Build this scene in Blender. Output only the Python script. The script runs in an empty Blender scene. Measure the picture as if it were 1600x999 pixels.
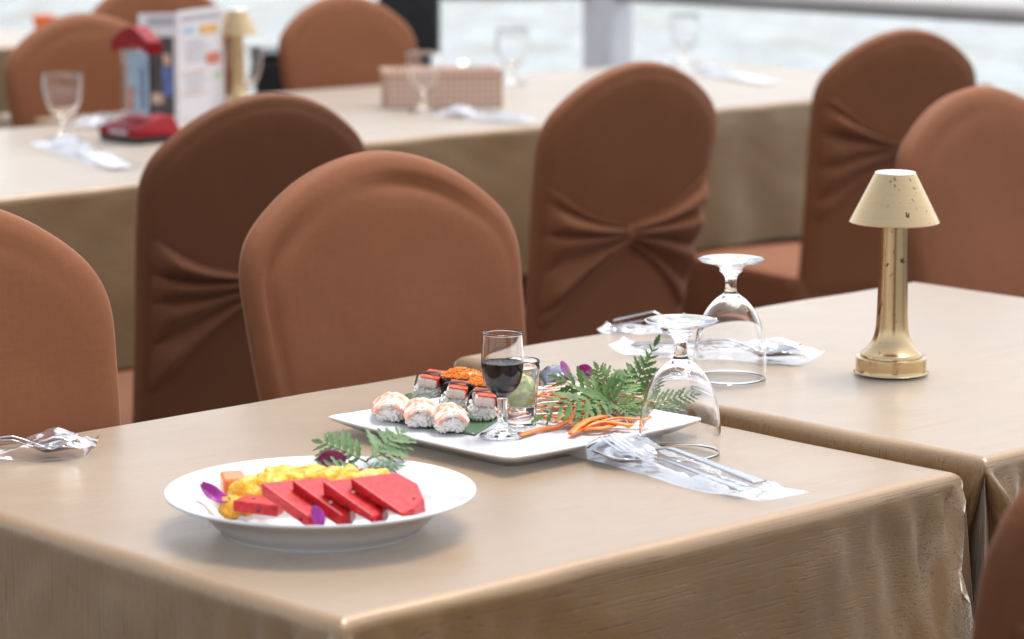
import bpy, bmesh, math, random
from mathutils import Vector, Matrix, noise
R = math.radians
C = bpy.context.scene.collection
random.seed(7)
V = Vector

# ------------------------------------------------------------------ camera model (used to turn a picture point into a place on a known height)
FPX, CX, CY = 4450.0, 800.0, 499.5
PITCH = math.atan(750 / 4450.0)
AZ = R(46.8)
EYE = 1.35
FW = V((math.cos(AZ), math.sin(AZ), 0)); RT = V((math.sin(AZ), -math.cos(AZ), 0)); UP = V((0, 0, 1))
def ray(x, y):
    a = (x - CX) / FPX; b = (CY - y) / FPX
    return FW * (math.cos(PITCH) + b * math.sin(PITCH)) + RT * a + UP * (-math.sin(PITCH) + b * math.cos(PITCH))
def site(x, y, z):
    r = ray(x, y); return V((0, 0, EYE)) + r * ((z - EYE) / r.z)
def deep(x, y, d):
    return V((0, 0, EYE)) + ray(x, y) * d

# ------------------------------------------------------------------ object helpers
def thing(name, label, cat, loc=(0, 0, 0), rotz=0.0, group=None):
    o = bpy.data.objects.new(name, None); C.objects.link(o)
    o.location = loc; o.rotation_euler = (0, 0, rotz); o.empty_display_size = .05
    o['label'] = label; o['category'] = cat
    if group: o['group'] = group
    return o
def tag(o, label=None, cat=None, group=None, kind=None):
    if label: o['label'] = label
    if cat: o['category'] = cat
    if group: o['group'] = group
    if kind: o['kind'] = kind
    return o
def obj(name, geo, mat, parent=None, loc=None, smooth=True, solid=None, sub=0, bevel=None, rot=None, weld=False):
    v, f = geo[0], geo[1]
    me = bpy.data.meshes.new(name)
    me.from_pydata([tuple(p) for p in v], [], f)
    bm = bmesh.new(); bm.from_mesh(me)
    if weld: bmesh.ops.remove_doubles(bm, verts=bm.verts, dist=2e-5)
    if len(geo) < 3: bmesh.ops.recalc_face_normals(bm, faces=bm.faces)
    bm.to_mesh(me); bm.free()
    for p in me.polygons: p.use_smooth = smooth
    if isinstance(mat, (list, tuple)):
        for m in mat: me.materials.append(m)
    else:
        me.materials.append(mat)
    o = bpy.data.objects.new(name, me); C.objects.link(o)
    if parent: o.parent = parent
    if loc is not None: o.location = loc
    if rot is not None: o.rotation_euler = rot
    if bevel:
        b = o.modifiers.new('b', 'BEVEL'); b.width = bevel; b.segments = 3; b.limit_method = 'ANGLE'; b.angle_limit = R(35)
    if solid:
        s = o.modifiers.new('s', 'SOLIDIFY'); s.thickness = solid; s.offset = 0
    if sub:
        s = o.modifiers.new('u', 'SUBSURF'); s.levels = sub; s.render_levels = sub
    return o
def join(*geos):
    v, f = [], []
    for g in geos:
        n = len(v); v += [V(p) for p in g[0]]; f += [tuple(i + n for i in q) for q in g[1]]
    return v, f
def moved(g, m): return [m @ V(p) for p in g[0]], g[1]
def tr(x, y, z): return Matrix.Translation((x, y, z))
def rz(a): return Matrix.Rotation(a, 4, 'Z')
def rx(a): return Matrix.Rotation(a, 4, 'X')
def ry(a): return Matrix.Rotation(a, 4, 'Y')
def frame(o, x, y, z):
    m = Matrix.Identity(4)
    for i, c in enumerate((x, y, z)):
        for k in range(3): m[k][i] = c[k]
    for k in range(3): m[k][3] = o[k]
    return m
def box(x0, x1, y0, y1, z0, z1):
    return [V(p) for p in ((x0, y0, z0), (x1, y0, z0), (x1, y1, z0), (x0, y1, z0), (x0, y0, z1), (x1, y0, z1), (x1, y1, z1), (x0, y1, z1))], \
        [(0, 3, 2, 1), (4, 5, 6, 7), (0, 1, 5, 4), (1, 2, 6, 5), (2, 3, 7, 6), (3, 0, 4, 7)]
def lathe(prof, n=64, closed=False):
    """prof: list of (r, z). r == 0 becomes a pole."""
    v, f, rows = [], [], []
    for r, z in prof:
        if r < 1e-6: rows.append([len(v)]); v.append(V((0, 0, z)))
        else:
            rows.append(list(range(len(v), len(v) + n)))
            v += [V((r * math.cos(2 * math.pi * k / n), r * math.sin(2 * math.pi * k / n), z)) for k in range(n)]
    pairs = list(zip(rows, rows[1:])) + ([(rows[-1], rows[0])] if closed else [])
    for a, b in pairs:
        for k in range(n):
            k2 = (k + 1) % n
            if len(a) == 1 and len(b) == 1: continue
            if len(a) == 1: f.append((a[0], b[k], b[k2]))
            elif len(b) == 1: f.append((a[k], a[k2], b[0]))
            else: f.append((a[k], a[k2], b[k2], b[k]))
    return v, f
def spline(pts, n):
    """Catmull-Rom through points (tuples), n samples per span"""
    out = []; P_ = [V(p) if len(p) == 3 else V((p[0], p[1], 0)) for p in pts]
    for i in range(len(P_) - 1):
        a = P_[max(i - 1, 0)]; b = P_[i]; c = P_[i + 1]; d = P_[min(i + 2, len(P_) - 1)]
        for k in range(n):
            t = k / n
            out.append(.5 * ((2 * b) + (c - a) * t + (2 * a - 5 * b + 4 * c - d) * t * t + (3 * b - a - 3 * c + d) * t ** 3))
    out.append(P_[-1]); return out
def sprof(pts, n=5): return [(max(p.x, 0), p.y) for p in spline(pts, n)]
def tube(path, rad, n=8, caps=True):
    v, f = [], []; m = len(path); prev = None
    for i, p in enumerate(path):
        t = (V(path[min(i + 1, m - 1)]) - V(path[max(i - 1, 0)])).normalized()
        a = t.cross(UP) if prev is None else prev - t * prev.dot(t)
        if a.length < 1e-4: a = t.cross(V((1, 0, 0)))
        a.normalize(); prev = a; b = t.cross(a)
        r = rad(i / (m - 1)) if callable(rad) else rad
        v += [V(p) + (a * math.cos(2 * math.pi * k / n) + b * math.sin(2 * math.pi * k / n)) * r for k in range(n)]
    for i in range(m - 1):
        for k in range(n):
            f.append((i * n + k, i * n + (k + 1) % n, (i + 1) * n + (k + 1) % n, (i + 1) * n + k))
    if caps: f += [tuple(range(n))[::-1], tuple(range((m - 1) * n, m * n))]
    return v, f
def grid(fn, nu, nv, wrap=False):
    v = [V(fn(i / nu, j / nv)) for j in range(nv + 1) for i in range(nu + 1)]
    f = [(j * (nu + 1) + i, j * (nu + 1) + i + 1, (j + 1) * (nu + 1) + i + 1, (j + 1) * (nu + 1) + i) for j in range(nv) for i in range(nu)]
    return v, f
def ball(c, r, seg=6, ring=4, m=None):
    g = lathe([(0, -1)] + [(math.cos(R(a)), math.sin(R(a))) for a in [-90 + 180 * k / ring for k in range(1, ring)]] + [(0, 1)], seg)
    rr = r if isinstance(r, (tuple, list)) else (r, r, r)
    mm = tr(*c) @ (m or Matrix.Identity(4)) @ Matrix.Diagonal((rr[0], rr[1], rr[2], 1))
    return moved(g, mm)
def nz(p, s=1.0, seed=0): return noise.noise(V((p[0] * s + seed * 7.31, p[1] * s + seed * 3.7, p[2] * s - seed * 5.1)))

# ------------------------------------------------------------------ materials
class NT:
    def __init__(s, name):
        s.m = bpy.data.materials.new(name); s.m.use_nodes = True; s.t = s.m.node_tree
        s.b = s.t.nodes['Principled BSDF']; s.out = s.t.nodes['Material Output']
    def n(s, typ, **kw):
        d = s.t.nodes.new(typ)
        for k, val in kw.items(): setattr(d, k, val)
        return d
    def l(s, a, b): s.t.links.new(a, b)
    def coord(s, scale=(1, 1, 1), rot=(0, 0, 0)):
        c = s.n('ShaderNodeTexCoord'); m = s.n('ShaderNodeMapping')
        m.inputs['Scale'].default_value = scale; m.inputs['Rotation'].default_value = rot
        s.l(c.outputs['Object'], m.inputs['Vector']); return m.outputs['Vector']
    def noise(s, scale, vec, detail=4, rough=.55, dist=0):
        d = s.n('ShaderNodeTexNoise'); d.inputs['Scale'].default_value = scale; d.inputs['Detail'].default_value = detail
        d.inputs['Roughness'].default_value = rough; d.inputs['Distortion'].default_value = dist
        s.l(vec, d.inputs['Vector']); return d.outputs['Fac']
    def ramp(s, fac, stops):
        d = s.n('ShaderNodeValToRGB'); e = d.color_ramp.elements
        while len(e) < len(stops): e.new(.5)
        for i, (p, c) in enumerate(stops):
            e[i].position = p; e[i].color = (c[0], c[1], c[2], 1) if not isinstance(c, (int, float)) else (c, c, c, 1)
        s.l(fac, d.inputs['Fac']); return d.outputs['Color']
    def bump(s, h, strength, dist, prev=None):
        d = s.n('ShaderNodeBump'); d.inputs['Strength'].default_value = strength; d.inputs['Distance'].default_value = dist
        s.l(h, d.inputs['Height'])
        if prev: s.l(prev, d.inputs['Normal'])
        s.l(d.outputs['Normal'], s.b.inputs['Normal']); return d.outputs['Normal']
    def set(s, **kw):
        for k, val in kw.items():
            s.b.inputs[k.replace('_', ' ')].default_value = (*val, 1) if isinstance(val, tuple) and len(val) == 3 else val
        return s
def plain(name, col, rough=.5, var=.12, scale=40, bump=0, bdist=.001, **kw):
    t = NT(name); t.set(Roughness=rough, **kw)
    v = t.coord(); f = t.noise(scale, v)
    c2 = tuple(c * (1 - var) for c in col); c1 = tuple(min(1, c * (1 + var)) for c in col)
    t.l(t.ramp(f, [(.3, c2), (.7, c1)]), t.b.inputs['Base Color'])
    if bump: t.bump(f, bump, bdist)
    return t.m

def cloth_mat():
    t = NT('gold_satin'); t.set(Roughness=.46, Metallic=.22, Sheen_Weight=1.0, Sheen_Roughness=.33, Coat_Weight=.6, Coat_Roughness=.27, Coat_IOR=1.6)
    t.b.inputs['Sheen Tint'].default_value = (1, .95, .85, 1)
    t.b.inputs['Specular IOR Level'].default_value = .7
    sa = t.noise(1, t.coord((5, 520, 520)), 3, .6)      # slub threads run along the table row ...
    sb = t.noise(1, t.coord((520, 520, 7)), 3, .6)      # ... and hang straight down on the end drops
    tc = t.n('ShaderNodeTexCoord'); sx = t.n('ShaderNodeSeparateXYZ'); t.l(tc.outputs['Normal'], sx.inputs[0])
    ab = t.n('ShaderNodeMath', operation='ABSOLUTE'); t.l(sx.outputs[0], ab.inputs[0])
    st = t.n('ShaderNodeMapRange'); st.inputs[1].default_value = .45; st.inputs[2].default_value = .7; t.l(ab.outputs[0], st.inputs[0])
    mf = t.n('ShaderNodeMix', data_type='FLOAT'); t.l(st.outputs[0], mf.inputs[0]); t.l(sa, mf.inputs[2]); t.l(sb, mf.inputs[3])
    slub = mf.outputs[0]
    weave = t.noise(1, t.coord((520, 520, 520)), 2)
    big = t.noise(4, t.coord(), 3)
    lines = t.ramp(slub, [(.35, 0), (.43, .8), (.60, .92), (.70, 1)])
    mix = t.n('ShaderNodeMix', data_type='RGBA')
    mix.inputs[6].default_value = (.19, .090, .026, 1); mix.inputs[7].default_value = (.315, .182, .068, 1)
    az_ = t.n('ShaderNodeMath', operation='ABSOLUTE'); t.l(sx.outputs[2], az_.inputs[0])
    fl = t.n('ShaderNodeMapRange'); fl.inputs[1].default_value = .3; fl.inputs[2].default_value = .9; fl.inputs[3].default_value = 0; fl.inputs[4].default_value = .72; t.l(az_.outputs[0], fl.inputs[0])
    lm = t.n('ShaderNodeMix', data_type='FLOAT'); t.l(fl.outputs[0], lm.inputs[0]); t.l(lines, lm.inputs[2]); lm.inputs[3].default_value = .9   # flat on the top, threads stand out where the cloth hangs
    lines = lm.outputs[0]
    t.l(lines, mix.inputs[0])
    m2 = t.n('ShaderNodeMix', data_type='RGBA', blend_type='MULTIPLY'); m2.inputs[0].default_value = 1
    t.l(mix.outputs[2], m2.inputs[6]); t.l(t.ramp(big, [(.3, .93), (.7, 1.0)]), m2.inputs[7])
    t.l(m2.outputs[2], t.b.inputs['Base Color'])
    r = t.n('ShaderNodeMapRange'); r.inputs[3].default_value = .38; r.inputs[4].default_value = .54
    t.l(weave, r.inputs[0]); t.l(r.outputs[0], t.b.inputs['Roughness'])
    n1 = t.bump(lines, .42, .0008); n2 = t.bump(weave, .18, .0006, n1)
    n3 = t.bump(t.noise(9, t.coord((1, 1.6, 1)), 4), .16, .006, n2)
    t.l(n3, t.b.inputs['Coat Normal'])
    return t.m
def chair_mat(name='brown_spandex', k=1.0):
    t = NT(name); t.set(Roughness=.62, Sheen_Weight=.20, Sheen_Roughness=.35)
    t.b.inputs['Specular IOR Level'].default_value = .15
    t.b.inputs['Sheen Tint'].default_value = (1, .68, .5, 1)
    a = t.noise(1, t.coord((60, 60, 700)), 2); b = t.noise(1, t.coord((700, 60, 60)), 2)
    big = t.noise(5, t.coord(), 3)
    add = t.n('ShaderNodeMath', operation='ADD'); t.l(a, add.inputs[0]); t.l(b, add.inputs[1])
    w = t.n('ShaderNodeMapRange'); w.inputs[1].default_value = .7; w.inputs[2].default_value = 1.3; t.l(add.outputs[0], w.inputs[0])
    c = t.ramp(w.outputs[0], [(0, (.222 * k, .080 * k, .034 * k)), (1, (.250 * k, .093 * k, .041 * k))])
    m2 = t.n('ShaderNodeMix', data_type='RGBA', blend_type='MULTIPLY'); m2.inputs[0].default_value = 1
    t.l(c, m2.inputs[6]); t.l(t.ramp(big, [(.3, .9), (.7, 1.0)]), m2.inputs[7]); t.l(m2.outputs[2], t.b.inputs['Base Color'])
    n1 = t.bump(w.outputs[0], .08, .0005); t.bump(t.noise(7, t.coord(), 3), .18, .012, n1)
    return t.m
def glass_mat(name='clear_glass', col=(1, 1, 1), rough=0.0):
    t = NT(name); t.set(Base_Color=col, Roughness=rough, IOR=1.48); t.b.inputs['Transmission Weight'].default_value = 1
    sm = t.noise(55, t.coord(), 2); r = t.n('ShaderNodeMapRange'); r.inputs[1].default_value = .45; r.inputs[2].default_value = .8
    r.inputs[3].default_value = rough; r.inputs[4].default_value = rough + .035
    t.l(sm, r.inputs[0]); t.l(r.outputs[0], t.b.inputs['Roughness'])
    return t.m
def film_mat():
    t = NT('clear_film'); t.t.nodes.remove(t.b)
    tp = t.n('ShaderNodeBsdfTransparent'); tp.inputs[0].default_value = (.97, .975, .98, 1)
    gl = t.n('ShaderNodeBsdfGlossy'); gl.inputs['Color'].default_value = (1, 1, 1, 1); gl.inputs['Roughness'].default_value = .05
    tl = t.n('ShaderNodeBsdfTranslucent'); tl.inputs[0].default_value = (.85, .87, .9, 1)
    bp = t.n('ShaderNodeBump'); bp.inputs['Strength'].default_value = .35; bp.inputs['Distance'].default_value = .003
    vo = t.n('ShaderNodeTexVoronoi'); vo.inputs['Scale'].default_value = 48; t.l(t.coord((1, .45, 1), (0, 0, .3)), vo.inputs['Vector'])
    t.l(vo.outputs['Distance'], bp.inputs['Height'])
    for s in (gl, tl): t.l(bp.outputs['Normal'], s.inputs['Normal'])
    fr = t.n('ShaderNodeFresnel'); fr.inputs['IOR'].default_value = 1.33; t.l(bp.outputs['Normal'], fr.inputs['Normal']); fm = t.n('ShaderNodeMath', operation='MULTIPLY'); fm.inputs[1].default_value = .5; t.l(fr.outputs[0], fm.inputs[0])
    m1 = t.n('ShaderNodeMixShader'); t.l(fm.outputs[0], m1.inputs[0]); t.l(tp.outputs[0], m1.inputs[1]); t.l(gl.outputs[0], m1.inputs[2])
    m2 = t.n('ShaderNodeMixShader'); m2.inputs[0].default_value = .08; t.l(m1.outputs[0], m2.inputs[1]); t.l(tl.outputs[0], m2.inputs[2])
    t.l(m2.outputs[0], t.out.inputs['Surface']); return t.m
def brass_mat():
    t = NT('worn_brass'); t.set(Metallic=1.0, Anisotropic=.6, Anisotropic_Rotation=.25)
    tg = t.n('ShaderNodeTangent', direction_type='RADIAL', axis='Z'); t.l(tg.outputs[0], t.b.inputs['Tangent'])
    br = t.noise(1, t.coord((14, 14, 1800)), 2)
    sp = t.noise(150, t.coord((1, 1, .8)), 3, .6); sp2 = t.noise(30, t.coord(), 2)
    mask = t.n('ShaderNodeMath', operation='MULTIPLY')
    t.l(t.ramp(sp, [(.63, 0), (.67, 1)]), mask.inputs[0]); t.l(t.ramp(sp2, [(.47, 0), (.56, 1)]), mask.inputs[1])
    mx = t.n('ShaderNodeMix', data_type='RGBA'); t.l(mask.outputs[0], mx.inputs[0])
    t.l(t.ramp(br, [(.3, (.60, .425, .225)), (.7, (.66, .475, .265))]), mx.inputs[6]); mx.inputs[7].default_value = (.09, .06, .03, 1)
    t.l(mx.outputs[2], t.b.inputs['Base Color'])
    r = t.n('ShaderNodeMapRange'); r.inputs[3].default_value = .18; r.inputs[4].default_value = .24; t.l(br, r.inputs[0]); t.l(r.outputs[0], t.b.inputs['Roughness'])
    t.bump(br, .02, .0002); return t.m
def petal_mat(name, a, b):
    t = NT(name); t.set(Roughness=.45, Subsurface_Weight=.15, Sheen_Weight=.3); t.b.inputs['Subsurface Scale'].default_value = .004
    t.l(t.ramp(t.noise(60, t.coord((1, 1, 1)), 3), [(.3, a), (.7, b)]), t.b.inputs['Base Color']); return t.m
def water_mat():
    t = NT('river_water'); t.set(Base_Color=(.25, .295, .305), Roughness=.06, IOR=1.33)
    a = t.noise(.8, t.coord((1, .22, 1)), 4, .55, .3); b = t.noise(3.0, t.coord((1, .35, 1)), 3, .6)
    ad = t.n('ShaderNodeMath', operation='MULTIPLY_ADD'); t.l(b, ad.inputs[0]); ad.inputs[1].default_value = .12; t.l(a, ad.inputs[2])
    t.bump(ad.outputs[0], 1.0, .7)
    return t.m

M = dict(
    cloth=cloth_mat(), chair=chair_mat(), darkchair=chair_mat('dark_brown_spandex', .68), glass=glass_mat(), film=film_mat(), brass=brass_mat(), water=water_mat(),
    china=plain('white_china', (.70, .71, .73), .12, .015, 20),
    steel=plain('cutlery_steel', (.62, .62, .63), .17, .06, 60, Metallic=1.0),
    deck=plain('dark_deck', (.045, .035, .03), .6, .4, 8, .3, .004),
    hull=plain('hull_paint', (.55, .56, .58), .4, .1, 3),
    rail=plain('rail_paint', (.46, .42, .39), .35, .06, 9),
    pillar=plain('pillar_paint', (.86, .83, .84), .5, .03, 5),
    black=plain('black_vinyl', (.012, .012, .014), .45, .3, 30, .2, .001),
    soy=plain('soy_sauce', (.010, .004, .002), .25, .1, 20),
    red=plain('red_lacquer', (.24, .003, .006), .45, .1, 20),
    blackplastic=plain('black_plastic', (.015, .015, .015), .4, .2, 30),
    paper=plain('menu_paper', (.72, .71, .74), .45, .03, 30),
    greytext=plain('grey_print', (.42, .41, .44), .5, .1, 300),
    darkprint=plain('dark_print', (.07, .055, .06), .4, .35, 40),
    blueprint=plain('blue_print', (.10, .15, .36), .4, .3, 60),
    lightblue=plain('light_blue_print', (.33, .47, .62), .4, .3, 35),
    orangeprint=plain('orange_print', (.72, .40, .12), .4, .2, 60),
    tanprint=plain('tan_print', (.62, .43, .32), .4, .25, 60),
    redprint=plain('red_print', (.60, .16, .09), .4, .3, 80),
    greenprint=plain('green_print', (.45, .58, .38), .4, .3, 80),
    orange=plain('orange_plastic', (.85, .17, .02), .4, .08, 10),
    carrot=plain('raw_carrot', (.86, .20, .015), .34, .14, 120, .3, .001, Subsurface_Weight=.2),
    radish=plain('white_radish', (.80, .66, .57), .25, .08, 90, .2, .001, Subsurface_Weight=.3),
    rice=plain('cooked_rice', (.82, .78, .725), .38, .03, 330, .2, .0006),
    nori=plain('nori_sheet', (.010, .009, .011), .4, .5, 220, .7, .001),
    roe=plain('orange_roe', (.95, .25, .015), .16, .12, 300, Subsurface_Weight=.2),
    wasabi=plain('wasabi_paste', (.42, .46, .19), .6, .16, 150, .8, .002, Subsurface_Weight=.2),
    leafgreen=plain('banana_leaf', (.055, .125, .05), .35, .22, 60, .3, .001),
    stem=plain('green_stem', (.10, .17, .04), .5, .2, 80),
    papaya=plain('papaya_flesh', (.84, .21, .055), .3, .12, 60, .3, .001, Subsurface_Weight=.2),
    seed=plain('melon_seed', (.03, .015, .01), .3, .3, 90),
    paleseed=plain('pale_seed', (.75, .55, .38), .35, .1, 90),
    palebrass=plain('polished_brass_cap', (.93, .88, .78), .3, .02, 50, Metallic=1.0),
    mack=plain('mackerel_skin', (.16, .18, .22), .25, .6, 140, Metallic=.3),
)
M['soy'].node_tree.nodes['Principled BSDF'].inputs['Specular IOR Level'].default_value = .04
M['red'].node_tree.nodes['Principled BSDF'].inputs['Specular IOR Level'].default_value = .2
def two_tone(name, lo, hi, scale, p0=.42, p1=.58, rough=.3, mscale=(1, 1, 1), bump=.3, dist=0.4, sss=.25):
    t = NT(name); t.set(Roughness=rough, Subsurface_Weight=sss, Coat_Weight=.12 if sss > 0 else 0, Coat_Roughness=.2)
    t.b.inputs['Specular IOR Level'].default_value = .3; t.b.inputs['Subsurface Scale'].default_value = .004
    f = t.noise(scale, t.coord(mscale), 4, .6, dist)
    t.l(t.ramp(f, [(p0, lo), (p1, hi)]), t.b.inputs['Base Color']); t.bump(f, bump, .0012); return t.m
for k in ('carrot', 'radish', 'roe', 'wasabi', 'papaya'): M[k].node_tree.nodes['Principled BSDF'].inputs['Subsurface Scale'].default_value = .003
M['fern'] = two_tone('fern_leaf', (.04, .105, .02), (.15, .235, .06), 50, .35, .7, .55, sss=.0, bump=.15)
M['fernpale'] = two_tone('pale_fern_leaf', (.065, .14, .042), (.15, .235, .10), 50, .35, .7, .55, sss=.0, bump=.15)
M['melon'] = two_tone('watermelon_flesh', (.36, .004, .010), (.66, .030, .032), 170, .36, .68, .4, bump=.5, sss=.08)
M['pine'] = two_tone('pineapple_flesh', (.76, .31, .012), (.93, .58, .07), 190, .34, .62, .28, (1, 1, 2.2), .7)
M['shrimp'] = two_tone('cooked_shrimp', (.82, .30, .15), (.80, .66, .58), 1, .42, .55, .26, (130, 30, 30), .4, 1.2)
M['crab'] = two_tone('crab_stick', (.84, .42, .33), (.88, .72, .66), 1, .32, .46, .35, (30, 160, 160), .5, .8)
M['crabskin'] = two_tone('crab_stick_skin', (.78, .06, .012), (.85, .26, .13), 120, .45, .7, .3, (1, 1, 1), .4, .8, sss=.1)
M['petal'] = petal_mat('purple_petal', (.20, .004, .17), (.36, .015, .34))
M['petaldark'] = petal_mat('dark_petal', (.10, .002, .065), (.20, .005, .12))
M['petalpale'] = petal_mat('pale_petal', (.42, .12, .50), (.62, .30, .62))
def wicker():
    t = NT('woven_fabric'); t.set(Roughness=.7)
    w = t.n('ShaderNodeTexWave', bands_direction='X'); w.inputs['Scale'].default_value = 22; t.l(t.coord(), w.inputs['Vector'])
    w2 = t.n('ShaderNodeTexWave', bands_direction='Z'); w2.inputs['Scale'].default_value = 22; t.l(t.coord(), w2.inputs['Vector'])
    mu = t.n('ShaderNodeMath', operation='MULTIPLY'); t.l(w.outputs['Fac'], mu.inputs[0]); t.l(w2.outputs['Fac'], mu.inputs[1])
    t.l(t.ramp(mu.outputs[0], [(.0, (.56, .37, .27)), (.8, (.86, .66, .54))]), t.b.inputs['Base Color']); t.bump(mu.outputs[0], .4, .002); return t.m
M['wicker'] = wicker()

# ------------------------------------------------------------------ setting: water, boat deck, sky light
def plane_obj(name, x0, x1, y0, y1, z, mat): return obj(name, ([V((x0, y0, z)), V((x1, y0, z)), V((x1, y1, z)), V((x0, y1, z))], [(0, 1, 2, 3)]), mat, smooth=False)
wt = plane_obj('water', -6000, 6000, -6000, 6000, -1.7, M['water']); wt.rotation_euler = (0, 0, R(-43.2)); tag(wt, kind='structure')   # swell runs square to the boat
tag(obj('deck', box(-5, 6.85, -6, 9.6, -.12, 0), M['deck'], smooth=False, bevel=.02), kind='structure')
tag(obj('boat_hull', box(-4.95, 6.8, -5.95, 9.55, -2.2, -.122), M['hull'], smooth=False), 'pale painted hull of the boat below the dark deck', 'boat hull')

# ------------------------------------------------------------------ tablecloths
def tablecloth(x0, x1, y0, y1, z, drop, label, seed, amp=(.010, .010, .010, .010), r=.013, step=.016, open_=.32):
    cx_, cy_ = (x0 + x1) / 2, (y0 + y1) / 2
    cor = [V((x0, y0, 0)), V((x1, y0, 0)), V((x1, y1, 0)), V((x0, y1, 0))]
    st = []   # stations: (top point, outward normal, side dir, distance to corners, side index, kind)
    for s in range(4):
        a, b = cor[s], cor[(s + 1) % 4]; d = (b - a); L = d.length; d.normalize(); n = V((d.y, -d.x, 0))
        k = int(L / step); fr = sorted(set([i / k for i in range(k + 1)] + [.004 / L, 1 - .004 / L, .01 / L, 1 - .01 / L]))
        for f_ in fr:
            st.append(('s', a + d * (L * f_), n, d, L * f_, L * (1 - f_), s))
        pc = b; nd = V((cor[(s + 2) % 4] - b)).normalized(); n2 = V((nd.y, -nd.x, 0)); diag = (n + n2).normalized()
        for q in range(1, 12): st.append(('c', pc, n, n2, diag, q / 12.0, s))
    hs = [0.0] + [.006, .014, .024, .036, .05, .066, .084, .105, .13, .155, .18, .205, .23, .255, .28, .305, .33]
    hs = [h for h in hs if h <= drop + 1e-6]
    rows = []; 
    def shape(e, h):
        """position of station e at depth h below the top edge"""
        if e[0] == 's':
            _, p, n, d, c0, c1, s = e
            pull = open_ * h * (math.exp(-c0 / .05) - math.exp(-c1 / .05))
            u = p.dot(d)
            fold = amp[s] * (h / .33) * (math.sin(u * 23 + seed) * .5 + noise.noise(V((u * 9, h * 3, seed + s))) * 1.1)
            wr = .0035 * noise.noise(V((u * 22 + h * 16, h * 9, seed * 2 + s))) * min(1, h / .03)
            near = min(c0, c1)
            gath = .016 * math.sin(near * 270 - h * 34 + 1.5 * noise.noise(V((near * 20, seed, s)))) * math.exp(-near / .08) * math.exp(-h / .2) * (1 if amp[s] > .0045 else .3) * min(1, h / .02)
            edge = .0012 * math.exp(-near / .02) * min(1, h / .05) + .10 * h / .33 * max(0, 1 - near / (.015 + .5 * h)) * (1 if amp[s] > .0045 else 0)
            edge += .0018 * noise.noise(V((u * 14 - h * 22, h * 10, seed + s * 5))) * min(1, h / .04) * min(1, amp[s] / .006)
            sag = .0055 * noise.noise(V((u * 7, 1.3, seed + s * 3.1)))
            sag *= min(1, c0 / .03, c1 / .03)
            return p + d * pull + n * (fold + wr + gath + edge + sag * math.exp(-h / .05)) + V((0, 0, -h))
        _, p, n, n2, diag, q, s = e
        d1 = V((-n.y, n.x, 0)); d2 = V((-n2.y, n2.x, 0))
        A = p - d1 * (open_ * h) + n * (.004 * min(1, h / .05)); B = p + d2 * (open_ * h) + n2 * (.004 * min(1, h / .05))
        val = lambda w: A.lerp(B, w)
        deepv = -diag * (.20 * h + .012 * min(1, h / .015))
        ridge = diag * (.10 * h + .001 * min(1, h / .02))
        k = [A, A.lerp(p, .35) + deepv, A.lerp(p, .9) + deepv * .25 + ridge, p + ridge, B.lerp(p, .9) + deepv * .25 + ridge, B.lerp(p, .35) + deepv, B]
        pts = spline([tuple(x) for x in k], 2)
        return pts[int(round(q * 12))] + V((0, 0, -h))
    nS = len(st); v = []
    def inset(e, dist, dz):
        if e[0] == 's': b = e[1] - e[2] * dist
        else: b = e[1] - (e[2] + e[3]) * dist
        ix = min(max(b.x, x0 + dist), x1 - dist); iy = min(max(b.y, y0 + dist), y1 - dist)
        return V((ix, iy, dz))
    ctr = V((cx_, cy_, 0))
    rings = []
    for f_ in (.02, .1, .18, .26, .34, .42, .5, .58, .66, .73, .79, .84, .885, .92, .95, .975, .992):
        rr = []
        for e in st:
            b = inset(e, r, 0); p = ctr + (b - ctr) * f_
            p.z = (.0014 * noise.noise(V((p.x * 6, p.y * 6, seed))) + .0009 * noise.noise(V((p.x * 19, p.y * 23, seed)))) * min(1, (1 - f_) / .1 + .2)
            rr.append(p)
        rings.append(rr)
    for a in (0, 18, 36, 54, 72, 90):
        rr = []
        for e in st:
            b = inset(e, r * (1 - math.sin(R(a))), 0); 
            if e[0] == 's': b = b + (shape(e, 0) - e[1]) * (a / 90) * min(1, e[4] / .03, e[5] / .03)
            if a == 90 and e[0] == 'c': b = shape(e, 0)
            sg = .005 * noise.noise(V((b.x * 8, b.y * 8, seed + 2.2))) * (a / 90)
            b.z = -r * (1 - math.cos(R(a))) + sg
            rr.append(b)
        rings.append(rr)
    for h in hs[1:]:
        rr = []
        for e in st:
            b = shape(e, h); b.z = -h - r + .005 * noise.noise(V((e[1].x * 8, e[1].y * 8, seed + 2.2))) * math.exp(-h / .05)
            rr.append(b)
        rings.append(rr)
    for rr in rings: v += [p - ctr for p in rr]
    f = [tuple(range(nS))]
    for i in range(len(rings) - 1):
        for k in range(nS):
            k2 = (k + 1) % nS
            f.append((i * nS + k, (i + 1) * nS + k, (i + 1) * nS + k2, i * nS + k2))
    o = obj('tablecloth', (v, f), M['cloth'], loc=(cx_, cy_, z), weld=True)
    tag(o, label, 'tablecloth', 'gold satin tablecloths')
    return o
tablecloth(1.372, 2.150, 1.655, 2.402, .75, .33, 'gold satin tablecloth under the fruit plate and sushi platter, nearest table', 1.0, (.012, .003, .006, .011))
tablecloth(2.166, 3.003, 1.641, 2.405, .762, .33, 'gold satin tablecloth on the slightly higher table under the sharp brass lamp', 2.4, (.010, .006, .008, .003))
tablecloth(2.10, 3.462, 4.10, 5.10, .75, .33, 'blurred gold tablecloth under the red menu stand and the left water goblet', 3.7, (.010, .008, .008, .004), step=.03)
tablecloth(3.480, 5.760, 4.372, 5.385, .75, .305, 'blurred gold tablecloth under the woven tissue box, long table near the railing', 4.9, (.014, .010, .008, .004), step=.03)
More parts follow.
